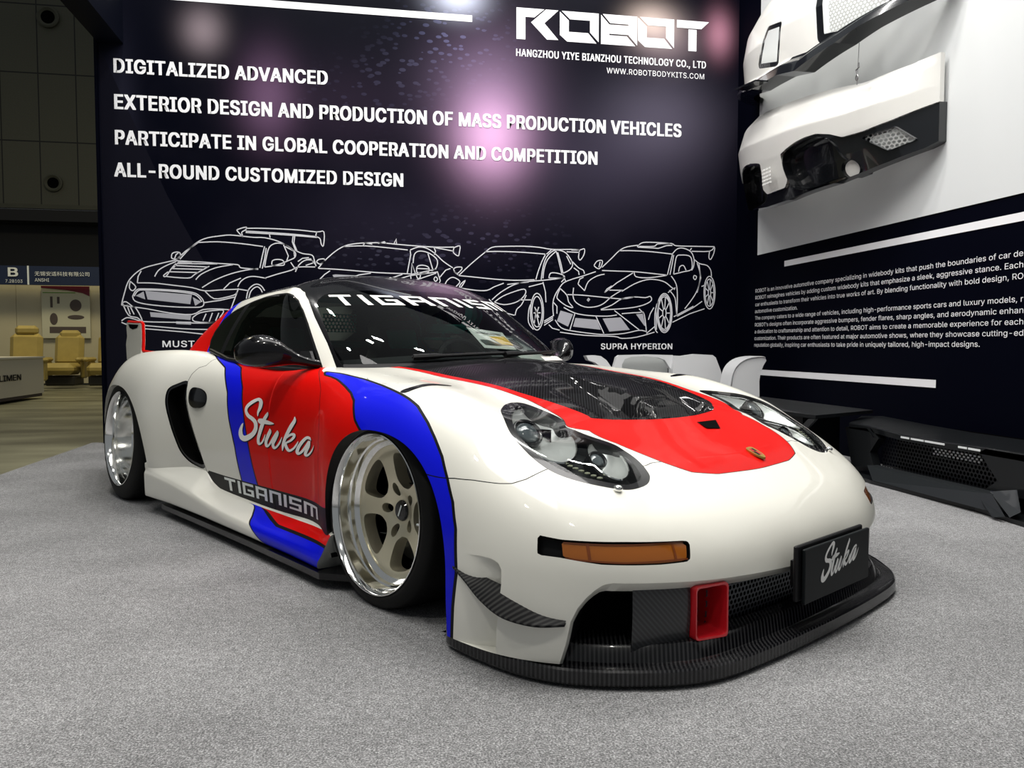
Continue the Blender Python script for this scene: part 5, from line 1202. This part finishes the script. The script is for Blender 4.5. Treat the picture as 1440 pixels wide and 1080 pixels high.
# ------------------------------------------------------------------ hanging bumpers
kit_white=mat('kit_white',(.78,.77,.73),.35,coat=.3); kit_black=mat('kit_gloss_black',(.008,.009,.011),.15,coat=.8)
chain=mat('wire_steel',(.25,.25,.25),.4,metal=.8)
kit_mesh=mesh_holes('bumper_mesh_sheet',(.50,.51,.50),.026,.36,plane='YZ',metal=.2)
def hang(Y0,Y1,X0,bul,pw,ztop,zbot,prof,name,label):
    ys=np.linspace(Y1,Y0,150); t=(ys-(Y0+Y1)/2)/((Y0-Y1)/2); nz_=70
    G=np.zeros((150,nz_,3))
    vt=np.linspace(0,1,nz_)
    for i in range(150):
        x=X0-bul*(1-abs(t[i])**pw); zt=np.interp(ys[i],*ztop); zb=np.interp(ys[i],*zbot)
        G[i,:,2]=zt+(zb-zt)*vt; G[i,:,1]=ys[i]; G[i,:,0]=x+np.interp(vt,*prof)*min(1,3*(1-abs(t[i])))
    a=np.gradient(G,axis=0);b=np.gradient(G,axis=1);N=np.cross(a,b); N/=np.linalg.norm(N,axis=2,keepdims=True)
    if N[...,0].mean()>0: N=-N
    A=np.zeros((150*nz_,8)); A[:,:3]=G.reshape(-1,3); A[:,3:6]=N.reshape(-1,3); A[:,6]=G[...,1].ravel(); A[:,7]=G[...,2].ravel()
    F=[[i*nz_+j,(i+1)*nz_+j,(i+1)*nz_+j+1,i*nz_+j+1] for i in range(149) for j in range(nz_-1)]
    S=Soup(A,F); r=thing(name,label,'car bumper',(X0-bul,(Y0+Y1)/2,float(np.mean(zbot[1]))),0,'body kit bumpers hung on the right wall'); return S,r
def rel(r,V): return np.asarray(V)-np.array(r.location)
S,r=hang(6.75,4.34,3.44,.50,2.6,([4.34,4.48,4.66,4.80,5.29,5.6,6.0,6.75],[2.61,2.58,2.567,2.56,2.61,2.64,2.68,2.68]),([4.25,4.40,4.58,4.94,5.4,5.7,6.05,6.4,6.75],[2.12,2.045,2.0,1.928,1.895,1.897,1.93,2.0,2.12]),([0,.12,.35,.55,.75,1],[.14,.05,.0,.02,.05,.10]),'hung_rear_bumper','white and gloss black rear bumper hung lower on right wall')
cy=5.53
low=[(4.2,2.34),(4.337,2.315),(4.541,2.25),(4.70,2.215),(4.821,2.207),(4.90,2.245),(5.0,2.272),(5.1,2.272),(5.2,2.262),(5.30,2.242),(5.377,2.22),(5.375,2.12),(5.35,2.03),(5.40,1.985)]
low=low+[(2*cy-a,b) for a,b in low[::-1]]+[(6.9,2.3),(6.9,1.7),(4.1,1.7),(4.1,2.3)]
f=UV(low,False); s=S.cutby(lambda A:f(A)); S.part[s<0]=1
mesh_p=[(4.715,2.177),(4.532,2.208),(4.434,2.103),(4.578,2.066)]; f2=lambda A:polysdf(A[:,6:8],mesh_p)
s=S.cutby(f2,[1]); S.part[(s<0)&(S.part==1)]=2
bay=[(5.365,2.10),(5.36,2.18),(5.30,2.222),(5.2,2.242),(5.04,2.255),(4.95,2.235),(4.89,2.18),(4.85,2.09),(4.77,1.99),(4.80,1.965),(4.90,1.955),(5.14,1.935),(5.30,1.96)]
for bb_ in (bay,[(2*cy-a,b) for a,b in bay]):
    fb_=UV(bb_,True); s=S.cutby(fb_,[1]); S.part[(s<0)&(S.part==1)]=5
f3=lambda A:np.hypot((A[:,6]-4.815)/.055,(A[:,7]-2.0)/.058)-1
s=S.cutby(f3,[1,5]); S.part[(s<0)&np.isin(S.part,[1,5])]=3
V,N,F,_,_=S.extract(S.part==0); cr=.012*np.exp(-((V[:,2]-2.40)/.02)**2)*(np.abs(V[:,1]-cy)<.75); V[:,0]-=0*cr
sh=obj('bumper_shell',rel(r,V),F,kit_white,r,N=N)
V,N,F,_,_=S.extract(S.part==1); dif=obj('diffuser',rel(r,V+np.array([.02,0,0])),F,kit_black,r,N=N)
# rolled edges give the shells thickness
def edge_wall(S,p,d,m,parent,nm):
    V,N,F,_,_=S.extract(S.part==p); vs=[];fs=[]
    for a,b in boundary(F):
        k=len(vs); vs+=[V[a],V[b],V[b]+d,V[a]+d]; fs.append((k,k+1,k+2,k+3))
    obj(nm,rel(r,vs),fs,m,parent,smooth=False)
edge_wall(S,0,np.array([.03,0,0]),kit_white,sh,'rolled_edge'); edge_wall(S,1,np.array([.07,0,0]),kit_black,dif,'rolled_edge')
S.part[(S.part==5)&(S.side(S.A[:,6]-cy)>0)]=6
for q_ in (5,6): V,N,F,_,_=S.extract(S.part==q_); obj('exhaust_bay',rel(r,V+np.array([.10,0,0])),F,kit_black,dif,N=N); edge_wall(S,q_,np.array([.10,0,0]),kit_black,dif,'bay_wall')
V,N,F,_,_=S.extract(S.part==2); obj('mesh_window',rel(r,V+np.array([.022,0,0])),F,kit_mesh,dif,N=N,label='diamond mesh window')
V,N,F,_,_=S.extract(S.part==3); obj('bright_hole_disc',rel(r,V+np.array([.03,0,0])),F,kit_white,dif,N=N,label='white disc added in the exhaust hole'); edge_wall(S,3,np.array([.10,0,0]),kit_black,dif,'exhaust_ring')  # white disc added in place of the bright wall seen through the hole
mb=MB()
for i in range(5):
    for j in range(3): mb.box((2.936,5.58-j*.045-i*.004,2.145-i*.027),(.006,.034,.012))
mb.build('fog_lamp_slots',mat('slot_white',(.85,.85,.82),.4),sh,smooth=False,loc=-Vector(r.location))
mb=MB(); mb.tube([(3.10,4.67,2.50),(3.13,4.70,2.78)],.0025,5); mb.tube([(3.10,4.672,2.555+.02*math.sin(q)) if False else (3.10+.0,4.672+.012*math.cos(q),2.545+.018*math.sin(q)) for q in np.linspace(0,2*math.pi,13)[:-1]],.004,5,closed=True); mb.tube([(3.105,4.675,2.565),(3.105,4.69,2.60),(3.11,4.665,2.61),(3.11,4.67,2.64)],.005,5); mb.build('hanging_wire',chain,r,loc=-Vector(r.location),label='thin steel wire with hook')
# upper bumper
S,r=hang(6.75,4.2,3.44,.47,2.6,([4.2,5.4,6.75],[3.45,3.50,3.45]),([4.2,4.36,4.6,4.784,5.14,5.366,5.75,6.2,6.75],[3.0,2.935,2.86,2.80,2.735,2.78,2.80,2.9,3.0]),([0,.2,.5,.85,.9,1],[.10,.03,0,.02,-.03,-.06]),'hung_front_bumper','white front bumper with black splitter hung above another on right wall')
lipt=[(4.1,3.06),(4.36,2.985),(4.51,2.943),(4.73,2.896),(4.97,2.883),(5.12,2.862),(5.28,2.885),(5.369,2.86),(5.6,2.86),(6.2,2.95),(6.8,3.06),(6.8,2.6),(4.1,2.6)]
f=lambda A:polysdf(A[:,6:8],lipt); s=S.cutby(f); S.part[s<0]=1
mp_=[(4.955,2.925),(4.955,3.30),(4.1,3.42),(4.1,3.09),(4.53,2.975),(4.85,2.905)]; f2=lambda A:polysdf(A[:,6:8],mp_)
s=S.cutby(lambda A:f2(A)-.06,[0]); S.part[(s<0)&(S.part==0)]=2
s=S.cutby(f2,[2]); S.part[(s<0)&(S.part==2)]=3
mp2=[(5.50,2.93),(5.44,3.16),(5.62,3.2),(5.75,3.0)]; f4=lambda A:polysdf(A[:,6:8],mp2)
s=S.cutby(lambda A:f4(A)-.035,[0]); S.part[(s<0)&(S.part==0)]=2; s=S.cutby(f4,[2]); S.part[(s<0)&(S.part==2)]=4
V,N,F,_,_=S.extract(S.part==0); sh=obj('bumper_shell',rel(r,V),F,kit_white,r,N=N)
V,N,F,_,_=S.extract(S.part==1); lp=obj('splitter_lip',rel(r,V),F,kit_black,r,N=N); edge_wall(S,1,np.array([.16,0,.0]),kit_black,lp,'lip_underside')
V,N,F,_,_=S.extract(S.part==2); fr=obj('grille_frame',rel(r,V+np.array([.005,0,0])),F,kit_black,r,N=N)
V,N,F,_,_=S.extract(S.part==3); obj('mesh_window',rel(r,V+np.array([.05,0,0])),F,kit_mesh,fr,N=N,label='white backed mesh opening')
mb=MB(); mb.box((2.87,5.66,2.80),(.10,.34,.012),rot=Matrix.Rotation(.12,3,'X')); mb.build('corner_winglet',kit_black,r,smooth=False,loc=-Vector(r.location))
# ------------------------------------------------------------------ black bumper on the floor, right
kb=mat('bare_carbon_black',(.006,.007,.008),.35,coat=.12,spec=.3); kf=mat('facet_grey',(.020,.023,.025),.3,coat=.3)
r=thing('floor_bumper','black angular front bumper standing on carpet against right wall','car bumper',(3.05,3.7,0)); O=-Vector(r.location)
mb=MB(); mb.prism([(2.97,4.50,.0),(2.93,4.20,0),(2.95,3.4,0),(2.90,3.0,0),(2.98,2.4,0),(3.42,2.3,0),(3.42,4.60,0)],(0,0,.022)); sp=mb.build('splitter_plate',kb,r,smooth=False,loc=O)
mb=MB(); mb.prism([(2.955,4.27,.10),(2.955,3.30,.105),(2.915,3.24,.03),(2.93,4.18,.024)],(.07,0,0)); mb.build('chin_bar',kf,r,smooth=False,loc=O)
top=[(3.02,4.56,.325),(3.02,4.36,.325),(3.02,4.05,.305),(3.02,3.69,.303),(3.02,3.44,.308),(3.02,2.6,.308)]
bk=[(3.36,4.93,.335),(3.36,4.70,.355),(3.36,4.30,.34),(3.36,3.9,.33),(3.36,3.6,.33),(3.36,2.6,.33)]
mb=MB(); mb.grid([[np.array(a)+[0,0,-.03],a,np.array(a)+[.006,0,.006],b,np.array(b)+[0,0,-.03]] for a,b in zip(top,bk)]); mb.build('upper_panel',kb,r,smooth=False,loc=O)
mb=MB()
mb.prism([(3.02,4.60,.30),(3.02,4.33,.315),(3.02,4.26,.262),(3.02,4.34,.17),(3.02,4.30,.09),(3.02,4.24,.10),(3.02,4.52,.05)],(.05,0,0)); 
mb.build('side_frame',kb,r,smooth=False,loc=O); mb=MB()
mb.prism([(3.02,3.42,.308),(3.02,3.46,.285),(3.02,3.34,.16),(3.02,3.45,.085),(3.02,3.25,.10),(3.02,2.5,.12),(3.02,2.5,.308)],(.05,0,0)); mb.build('side_frame',kb,r,smooth=False,loc=O)
mb=MB(); mb.add([(2.985,4.325,.318),(2.975,4.285,.329),(2.985,4.24,.275),(3.0,4.28,.268)],[(0,1,2,3)]); mb.build('angled_facet',kf,r,smooth=False,loc=O); mb=MB(); mb.add([(2.93,3.345,.075),(2.94,3.28,.104),(2.885,3.14,.032),(2.885,3.215,.012)],[(0,1,2,3)]); mb.add([(2.97,3.33,.112),(3.0,3.20,.143),(2.93,3.10,.06),(2.90,3.13,.03)],[(0,1,2,3)])
mb.build('angled_facet',kf,r,smooth=False,loc=O)
pale=mat('slot_pale',(.75,.78,.78),.5)
for a,b in ((4.05,3.98),(3.965,3.86),(3.85,3.70),(3.60,3.54),(3.53,3.45)): mb=MB(); mb.box((3.015,(a+b)/2,.2915+.004),(.004,a-b,.010)); mb.build('vent_slot',pale,r,smooth=False,loc=O)
mb=MB(); mb.add([(3.10,4.33,.29),(3.10,3.40,.29),(3.10,3.40,.07),(3.10,4.33,.07)],[(0,1,2,3)]); mb.build('bumper_mesh',mesh_holes('fine_black_mesh',(.012,.013,.015),.026,.34,plane='YZ',metal=.2),r,smooth=False,loc=O)
mb=MB(); mb.add([(3.40,4.6,.33),(3.40,2.5,.33),(3.40,2.5,.02),(3.40,4.6,.02)],[(0,1,2,3)]); mb.build('inner_shell',matte_black,r,smooth=False,loc=O)
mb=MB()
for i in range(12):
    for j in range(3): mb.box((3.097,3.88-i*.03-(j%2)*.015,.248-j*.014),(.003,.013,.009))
mb.build('painted_lit_holes',mat('hole_pale',(.7,.72,.72),.5),r,smooth=False,loc=O)  # solid pale tabs, light through the mesh is put into their colour
# box-like kit panel behind it
r=thing('kit_panel','black flat body kit panel stacked between coupe and floor bumper','car panel',(2.75,4.9,0)); O=-Vector(r.location)
mb=MB(); mb.prism([(2.42,5.5,.395),(2.70,4.42,.372),(3.3,4.72,.372),(3.05,5.75,.40)],(0,0,.022)); mb.build('top_sheet',kb,r,smooth=False,loc=O)
mb=MB(); mb.box((2.86,5.0,.185),(.34,.55,.37),rot=Matrix.Rotation(.28,3,'Z')); mb.tube([(2.60,4.70,.0),(2.62,4.75,.12),(2.60,4.68,.16)],.03,8); mb.build('support_box',kb,r,smooth=False,loc=O)
mb=MB(); mb.prism([(2.66,4.44,.37),(2.70,4.42,.37),(2.60,4.72,.06),(2.57,4.74,.06)],(.03,.02,0)); mb.build('edge_strip',kf,r,smooth=False,loc=O)
# ------------------------------------------------------------------ white kit parts behind the car
primer=mat('white_primer',(.66,.67,.68),.5)
r=thing('white_bumper','matt white bare bumper propped up behind the coupe bonnet','car bumper',(2.55,6.62,0)); O=-Vector(r.location)
def shellY(pts,y0,y1,n=9,bow=.10):
    G=[]
    for (x,z) in pts: G.append([(x,y0+(y1-y0)*k/(n-1)-bow*math.sin(math.pi*k/(n-1))*0,z) for k in range(n)])
    return G
mb=MB(); yb=6.55
out=[(2.06,.30),(2.08,.64),(2.105,.725),(2.13,.742),(2.40,.748),(2.70,.738),(2.97,.742),(3.0,.72),(3.05,.60),(3.10,.30)]
hole=[(2.17,.60),(2.16,.66),(2.18,.70),(2.24,.722),(2.36,.727),(2.48,.715),(2.545,.69),(2.57,.64),(2.57,.60)]
mb.prism([(x,yb,z) for x,z in [(2.06,.30),(2.08,.64),(2.105,.725),(2.13,.742),(2.40,.748),(2.62,.742),(2.60,.62),(2.545,.70),(2.48,.722),(2.36,.733),(2.24,.728),(2.18,.708),(2.155,.66),(2.155,.30)]],(0,.05,0))
mb.prism([(x,yb-.05+.0,z) for x,z in [(2.60,.30),(2.60,.62),(2.62,.738),(2.70,.734),(2.82,.75),(2.97,.742),(3.0,.72),(3.05,.60),(3.10,.30)]],(0,.10,0))
sh=mb.build('bumper_shell',primer,r,smooth=False,loc=O)
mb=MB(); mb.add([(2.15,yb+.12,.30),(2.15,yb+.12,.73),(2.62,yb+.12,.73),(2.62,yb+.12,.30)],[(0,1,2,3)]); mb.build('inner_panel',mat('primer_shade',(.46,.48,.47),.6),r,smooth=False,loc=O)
mb=MB(); mb.box((2.6,6.75,.15),(.9,.3,.30)); mb.build('support_box',matte_black,r,smooth=False,loc=O)
r=thing('white_fin','white upswept kit winglet left of the white bumper','car panel',(1.95,6.5,0)); O=-Vector(r.location)
mb=MB(); mb.prism([(x,6.5,z) for x,z in [(1.82,.738),(1.90,.742),(1.95,.735),(2.0,.70),(2.04,.645),(2.04,.40),(1.99,.40),(1.98,.62),(1.90,.68),(1.84,.70)]],(0,.10,0)); mb.build('fin_blade',primer,r,smooth=False,loc=O); mb=MB(); mb.box((2.01,6.55,.20),(.05,.16,.40)); mb.build('fin_stand',primer,r,smooth=False,loc=O)
r=thing('white_fender_flare','white curved fender flare standing right of the white bumper','car panel',(3.1,6.2,0)); O=-Vector(r.location)
G=[]
for k,(x,z) in enumerate(crspline([(2.90,.30),(2.93,.52),(2.955,.62),(3.0,.68),(3.06,.716),(3.13,.732),(3.20,.737),(3.235,.73)],4)): G.append([(x,6.05,z-.004),(x+.02,6.10,z),(x+.02,6.3,z)])
mb=MB(); mb.grid(G); fr_=[(2.93,.40),(2.955,.60),(3.0,.675),(3.06,.71),(3.13,.728),(3.20,.733),(3.235,.726),(3.245,.70),(3.22,.66),(3.195,.60),(3.185,.53),(3.19,.30),(2.92,.30)]
mb.prism([(x,6.06,z) for x,z in fr_],(0,.02,0)); mb.build('flare_skin',primer,r,smooth=False,loc=O); mb=MB(); mb.box((3.06,6.2,.15),(.22,.2,.30)); mb.build('flare_foot',primer,r,smooth=False,loc=O)
# ------------------------------------------------------------------ hall beyond the booth
hall_wall=mat('hall_panel',(.055,.055,.036),.7,noise=(2.2,.25)); hall_dark=mat('hall_dark',(.008,.008,.009),.8)
m,nt,b=newmat('acoustic_panel'); b.inputs['Roughness'].default_value=.7
tc=nt.nodes.new('ShaderNodeTexCoord'); sp_=nt.nodes.new('ShaderNodeSeparateXYZ'); nt.links.new(tc.outputs['Object'],sp_.inputs[0])
def seam(outp,period,width,off):
    o_=nt.nodes.new('ShaderNodeMath'); nt.links.new(outp,o_.inputs[0]); o_.inputs[1].default_value=off+20*period
    d=nt.nodes.new('ShaderNodeMath'); d.operation='DIVIDE'; nt.links.new(o_.outputs[0],d.inputs[0]); d.inputs[1].default_value=period
    fr=nt.nodes.new('ShaderNodeMath'); fr.operation='FRACT'; nt.links.new(d.outputs[0],fr.inputs[0])
    l=nt.nodes.new('ShaderNodeMath'); l.operation='LESS_THAN'; nt.links.new(fr.outputs[0],l.inputs[0]); l.inputs[1].default_value=width; return l.outputs[0]
sx=seam(sp_.outputs[0],1.0,.035,.31); sz=seam(sp_.outputs[2],1.93,.02,1.03)
nx=nt.nodes.new('ShaderNodeTexWave'); nx.inputs['Scale'].default_value=9; nx.inputs['Distortion'].default_value=.6; nx.bands_direction='X'; nt.links.new(tc.outputs['Object'],nx.inputs['Vector'])
ny=nt.nodes.new('ShaderNodeTexWave'); ny.inputs['Scale'].default_value=7; ny.inputs['Distortion'].default_value=.8; ny.bands_direction='Z'; nt.links.new(tc.outputs['Object'],ny.inputs['Vector'])
ad=nt.nodes.new('ShaderNodeMath'); ad.operation='MULTIPLY'; nt.links.new(nx.outputs['Fac'],ad.inputs[0]); nt.links.new(ny.outputs['Fac'],ad.inputs[1])
mx=nt.nodes.new('ShaderNodeMix'); mx.data_type='RGBA'; mx.inputs[6].default_value=(.062,.062,.042,1); mx.inputs[7].default_value=(.095,.094,.066,1); nt.links.new(ad.outputs[0],mx.inputs[0])
mxs=nt.nodes.new('ShaderNodeMath'); mxs.operation='MAXIMUM'; nt.links.new(sx,mxs.inputs[0]); nt.links.new(sz,mxs.inputs[1])
m2=nt.nodes.new('ShaderNodeMix'); m2.data_type='RGBA'; nt.links.new(mxs.outputs[0],m2.inputs[0]); nt.links.new(mx.outputs[2],m2.inputs[6]); m2.inputs[7].default_value=(.008,.008,.006,1); nt.links.new(m2.outputs[2],b.inputs['Base Color'])
mb=MB(); mb.box((-19,25.1,9.0),(40,.2,8.4)); struct(mb.build('wall_hall',m,smooth=False))
mb=MB(); mb.box((-19,25.3,2.3),(40,.2,4.7)); mb.box((-19,24.8,4.52),(40,.7,.32)); struct(mb.build('wall_hall_lower',hall_dark,smooth=False))
mb=MB(); mb.box((-19,25.0,4.85),(40,.1,.12)); struct(mb.build('trim_3',hall_wall,smooth=False))
for (x,z,rd,lb) in ((-8.97,10.22,.30,'upper round ceiling loudspeaker on the dark panelled hall wall'),(-8.95,5.53,.25,'lower round loudspeaker on the dark panelled hall wall')):
    t=thing('wall_loudspeaker',lb,'loudspeaker',(x,25.0,z),0,'round loudspeakers on the hall wall')
    mb=MB(); mb.lathe([(rd,.0),(rd,-.08),(rd*.86,-.10),(rd*.62,-.06)],36); mb.build('rim_ring',hall_wall,t); mb=MB(); mb.lathe([(rd*.64,-.055),(rd*.3,-.03),(0,-.03)],36); mb.build('cone',matte_black,t)
cream=mat('booth_panel_cream',(.50,.45,.30),.6,noise=(3,.1)); fascia_blue=mat('fascia_blue',(.006,.014,.045),.5)
t=thing('neighbour_booth','cream panelled booth with dark blue name fascia across the aisle','exhibition booth',(-6.3,18.9,0)); O=-Vector(t.location)
mb=MB()
for k in range(6): mb.box((-8.95+k*.9,18.95,1.08),(.892,.06,2.16))
mb.build('back_panel',cream,t,smooth=False,loc=O)
mb=MB(); mb.box((-8.0,18.45,2.33),(5.2,.08,.40)); fas=mb.build('name_fascia',fascia_blue,t,smooth=False,loc=O)
mb=MB(); mb.box((-7.14,18.40,2.33),(.03,.02,.40)); mb.build('fascia_divider',letter_silver,fas,smooth=False)
lit=mat('fascia_letter',(.75,.77,.75),.5)
def ft(s,x,z,w_,h,bold=0): 
    return text('fascia_lettering',s,(x,18.40,z),X3,Z3,w_,h,lit,fas,bold,off=.012)
ft('B',-7.52,2.305,.18,.18,.02); ft('7.2B103',-7.58,2.17,.33,.065); ft('无锡安适科技有限公司',-7.01,2.33,1.08,.085); ft('ANSHI',-7.01,2.20,.28,.07)
mb=MB(); mb.box((-5.15,18.4,1.1),(.10,.10,2.2)); mb.build('corner_post',mat('booth_post',(.35,.36,.33),.4),t,smooth=False,loc=O)
t=thing('product_banner','tall white banner with maroon top and seat pictures on the cream booth wall','banner',(-6.57,18.85,0)); O=-Vector(t.location)
mb=MB(); mb.box((-6.25,18.85,1.55),(.98,.02,1.14)); mb.build('banner_sheet',mat('banner_paper',(.55,.53,.38),.6),t,smooth=False,loc=O+Vector((-.32,0,.02)))
mb=MB(); mb.prism([(-6.74,18.835,2.12),(-6.74,18.835,2.08),(-6.2,18.835,2.03),(-5.9,18.835,1.97),(-5.76,18.835,1.90),(-5.76,18.835,2.12)],(0,-.004,0)); mb.build('maroon_header',mat('banner_maroon',(.14,.008,.02),.5),t,smooth=False,loc=O+Vector((-.32,0,.02)))
mb=MB(); ink=mat('banner_ink',(.08,.06,.05),.6)
LB=O+Vector((-.32,0,.02))
for c_,r_ in (((-6.05,18.836,1.70),(.12,.004,.13)),((-6.05,18.836,1.44),(.17,.004,.05)),((-6.5,18.836,1.40),(.08,.004,.13))):
    mb=MB(); mb.ellipsoid(c_,r_); mb.build('printed_picture',ink,t,smooth=False,loc=LB)
mb=MB(); mb.box((-6.22,18.838,1.16),(.74,.004,.14)); mb.build('picture_strip',ink,t,smooth=False,loc=LB)
mb=MB(); mb.box((-6.54,18.838,1.77),(.05,.004,.24)); mb.build('printed_column',ink,t,smooth=False,loc=LB)
mb=MB(); mb.box((-6.40,18.838,1.81),(.05,.004,.15)); mb.build('printed_column',ink,t,smooth=False,loc=LB)
mb=MB(); mb.box((-6.38,18.838,1.975),(.66,.004,.02)); mb.build('green_headline',mat('banner_green',(.10,.25,.03),.6),t,smooth=False,loc=O+Vector((-.32,0,.02)))
# leather seats
hide=mat('tan_leather',(.40,.30,.08),.4,noise=(6,.2)); hide_d=mat('dark_leather',(.05,.03,.02),.45); base_d=mat('seat_base',(.02,.018,.012),.5)
def van_seat(x,y,rz,m,label,tall=1.0):
    t=thing('leather_seat',label,'seat',(x,y,0),rz,'leather van seats in the far booth')
    mb=MB(); mb.box((0,.02,.12),(.56,.56,.20),bev=.03); mb.build('seat_base',base_d,t)
    mb=MB(); mb.box((0,-.05,.36),(.58,.66,.24),bev=.09); mb.build('seat_cushion',m,t)
    mb=MB(); mb.box((0,.34,.74),(.56,.18,.66),bev=.08,rot=Matrix.Rotation(-.16,3,'X')); mb.build('backrest',m,t)
    mb=MB(); mb.box((0,.40,1.06*tall),(.40,.16,.19),bev=.06); mb.build('headrest',m,t)
    for s_ in (-1,1):
        mb=MB(); mb.box((s_*.34,.02,.55),(.11,.52,.09),bev=.035); mb.box((s_*.34,.12,.34),(.08,.26,.36),bev=.03); mb.build('armrest',m,t)
    return t
van_seat(-6.45,16.2,0.10,hide,'tan leather van seat half hidden behind the white counter',1.06)
van_seat(-6.17,17.5,0.0,hide,'middle tan leather van seat in front of the tall banner')
van_seat(-5.32,17.4,-.04,hide,'tan leather van seat right of the banner beside the black booth wall',1.05)
van_seat(-7.36,16.4,.2,hide_d,'dark brown leather seat behind the white counter at frame edge')
# reception counter
t=thing('reception_counter','low white counter with black lettering on the concrete aisle','counter',(-5.75,12.9,0)); O=-Vector(t.location)
mb=MB(); mb.box((-5.74,12.4,.34),(.80,3.7,.58)); body=mb.build('counter_body',mat('counter_white',(.52,.48,.38),.5),t,smooth=False,loc=O)
mb=MB(); mb.box((-5.72,12.4,.035),(.74,3.6,.07)); mb.build('plinth',mat('plinth_brown',(.03,.015,.012),.6),t,smooth=False,loc=O)
mb=MB(); mb.box((-5.74,12.4,.64),(.84,3.74,.025)); mb.build('counter_top',mat('counter_top',(.60,.57,.48),.4),t,smooth=False,loc=O)
o=text('counter_lettering','LIMEN',(-5.34,12.64,.30),np.array([0,1.,0]),Z3,.72,.085,black_line,body,.03,(1,0,0),.012)
cc=card('info_card','large dark printed card with car photo leaning inside the windscreen',wq([(273,35),(305,34),(319.5,12.5),(269.5,12)],-.030),[card_dark],[])
card_bits=[('photo_area',[(.30,.12),(.80,.10),(.92,.55),(.45,.60)],card_grey),('bright_strip',[(.42,.70),(.95,.62),(.99,.95),(.52,.99)],card_white),('dark_band',[(.02,.45),(.30,.45),(.40,.70),(.05,.75)],card_grey)]
def bits(t,quad,lst,flip=False):
    W=lambda p:Matrix.Rotation(CAR_ROT,3,'Z')@Vector(p)+Vector(CARPOS)
    o=[W(p) for p in quad]; n=(o[1]-o[0]).cross(o[3]-o[0]).normalized()
    if n.z<0: n=-n
    for nm,pts,m_ in lst:
        P=[(o[0]*(1-a)+o[1]*a)*(1-b)+(o[3]*(1-a)+o[2]*a)*b-t.location+n*.004 for a,b in pts]
        mb=MB(); mb.add(P,[tuple(range(len(P)))]); mb.build(nm,m_,t,smooth=False)
bits(cc,wq([(273,35),(305,34),(319.5,12.5),(269.5,12)],-.030),card_bits)
q1=wq([(271.9,37.7),(291.2,34.1),(285.6,20),(268.2,21)],-.014)
c1=card('price_card','white and yellow card inside the windscreen above the dark card',q1,[card_white],[])
bits(c1,q1,[('yellow_area',[(.42,.42),(.92,.30),(1.0,.80),(.62,.80)],card_yel),('dark_area',[(.05,.62),(.35,.62),(.62,.85),(.12,.85)],card_dark),('text_line',[(.15,.20),(.88,.16),(.88,.22),(.15,.26)],card_grey)])
q3=wq([(292,12.2),(311.5,12.3),(317.4,9.4),(293,8.8)],.012)
card('paper_slip','small white paper slip at the right foot of the windscreen',q3,[card_white],[])
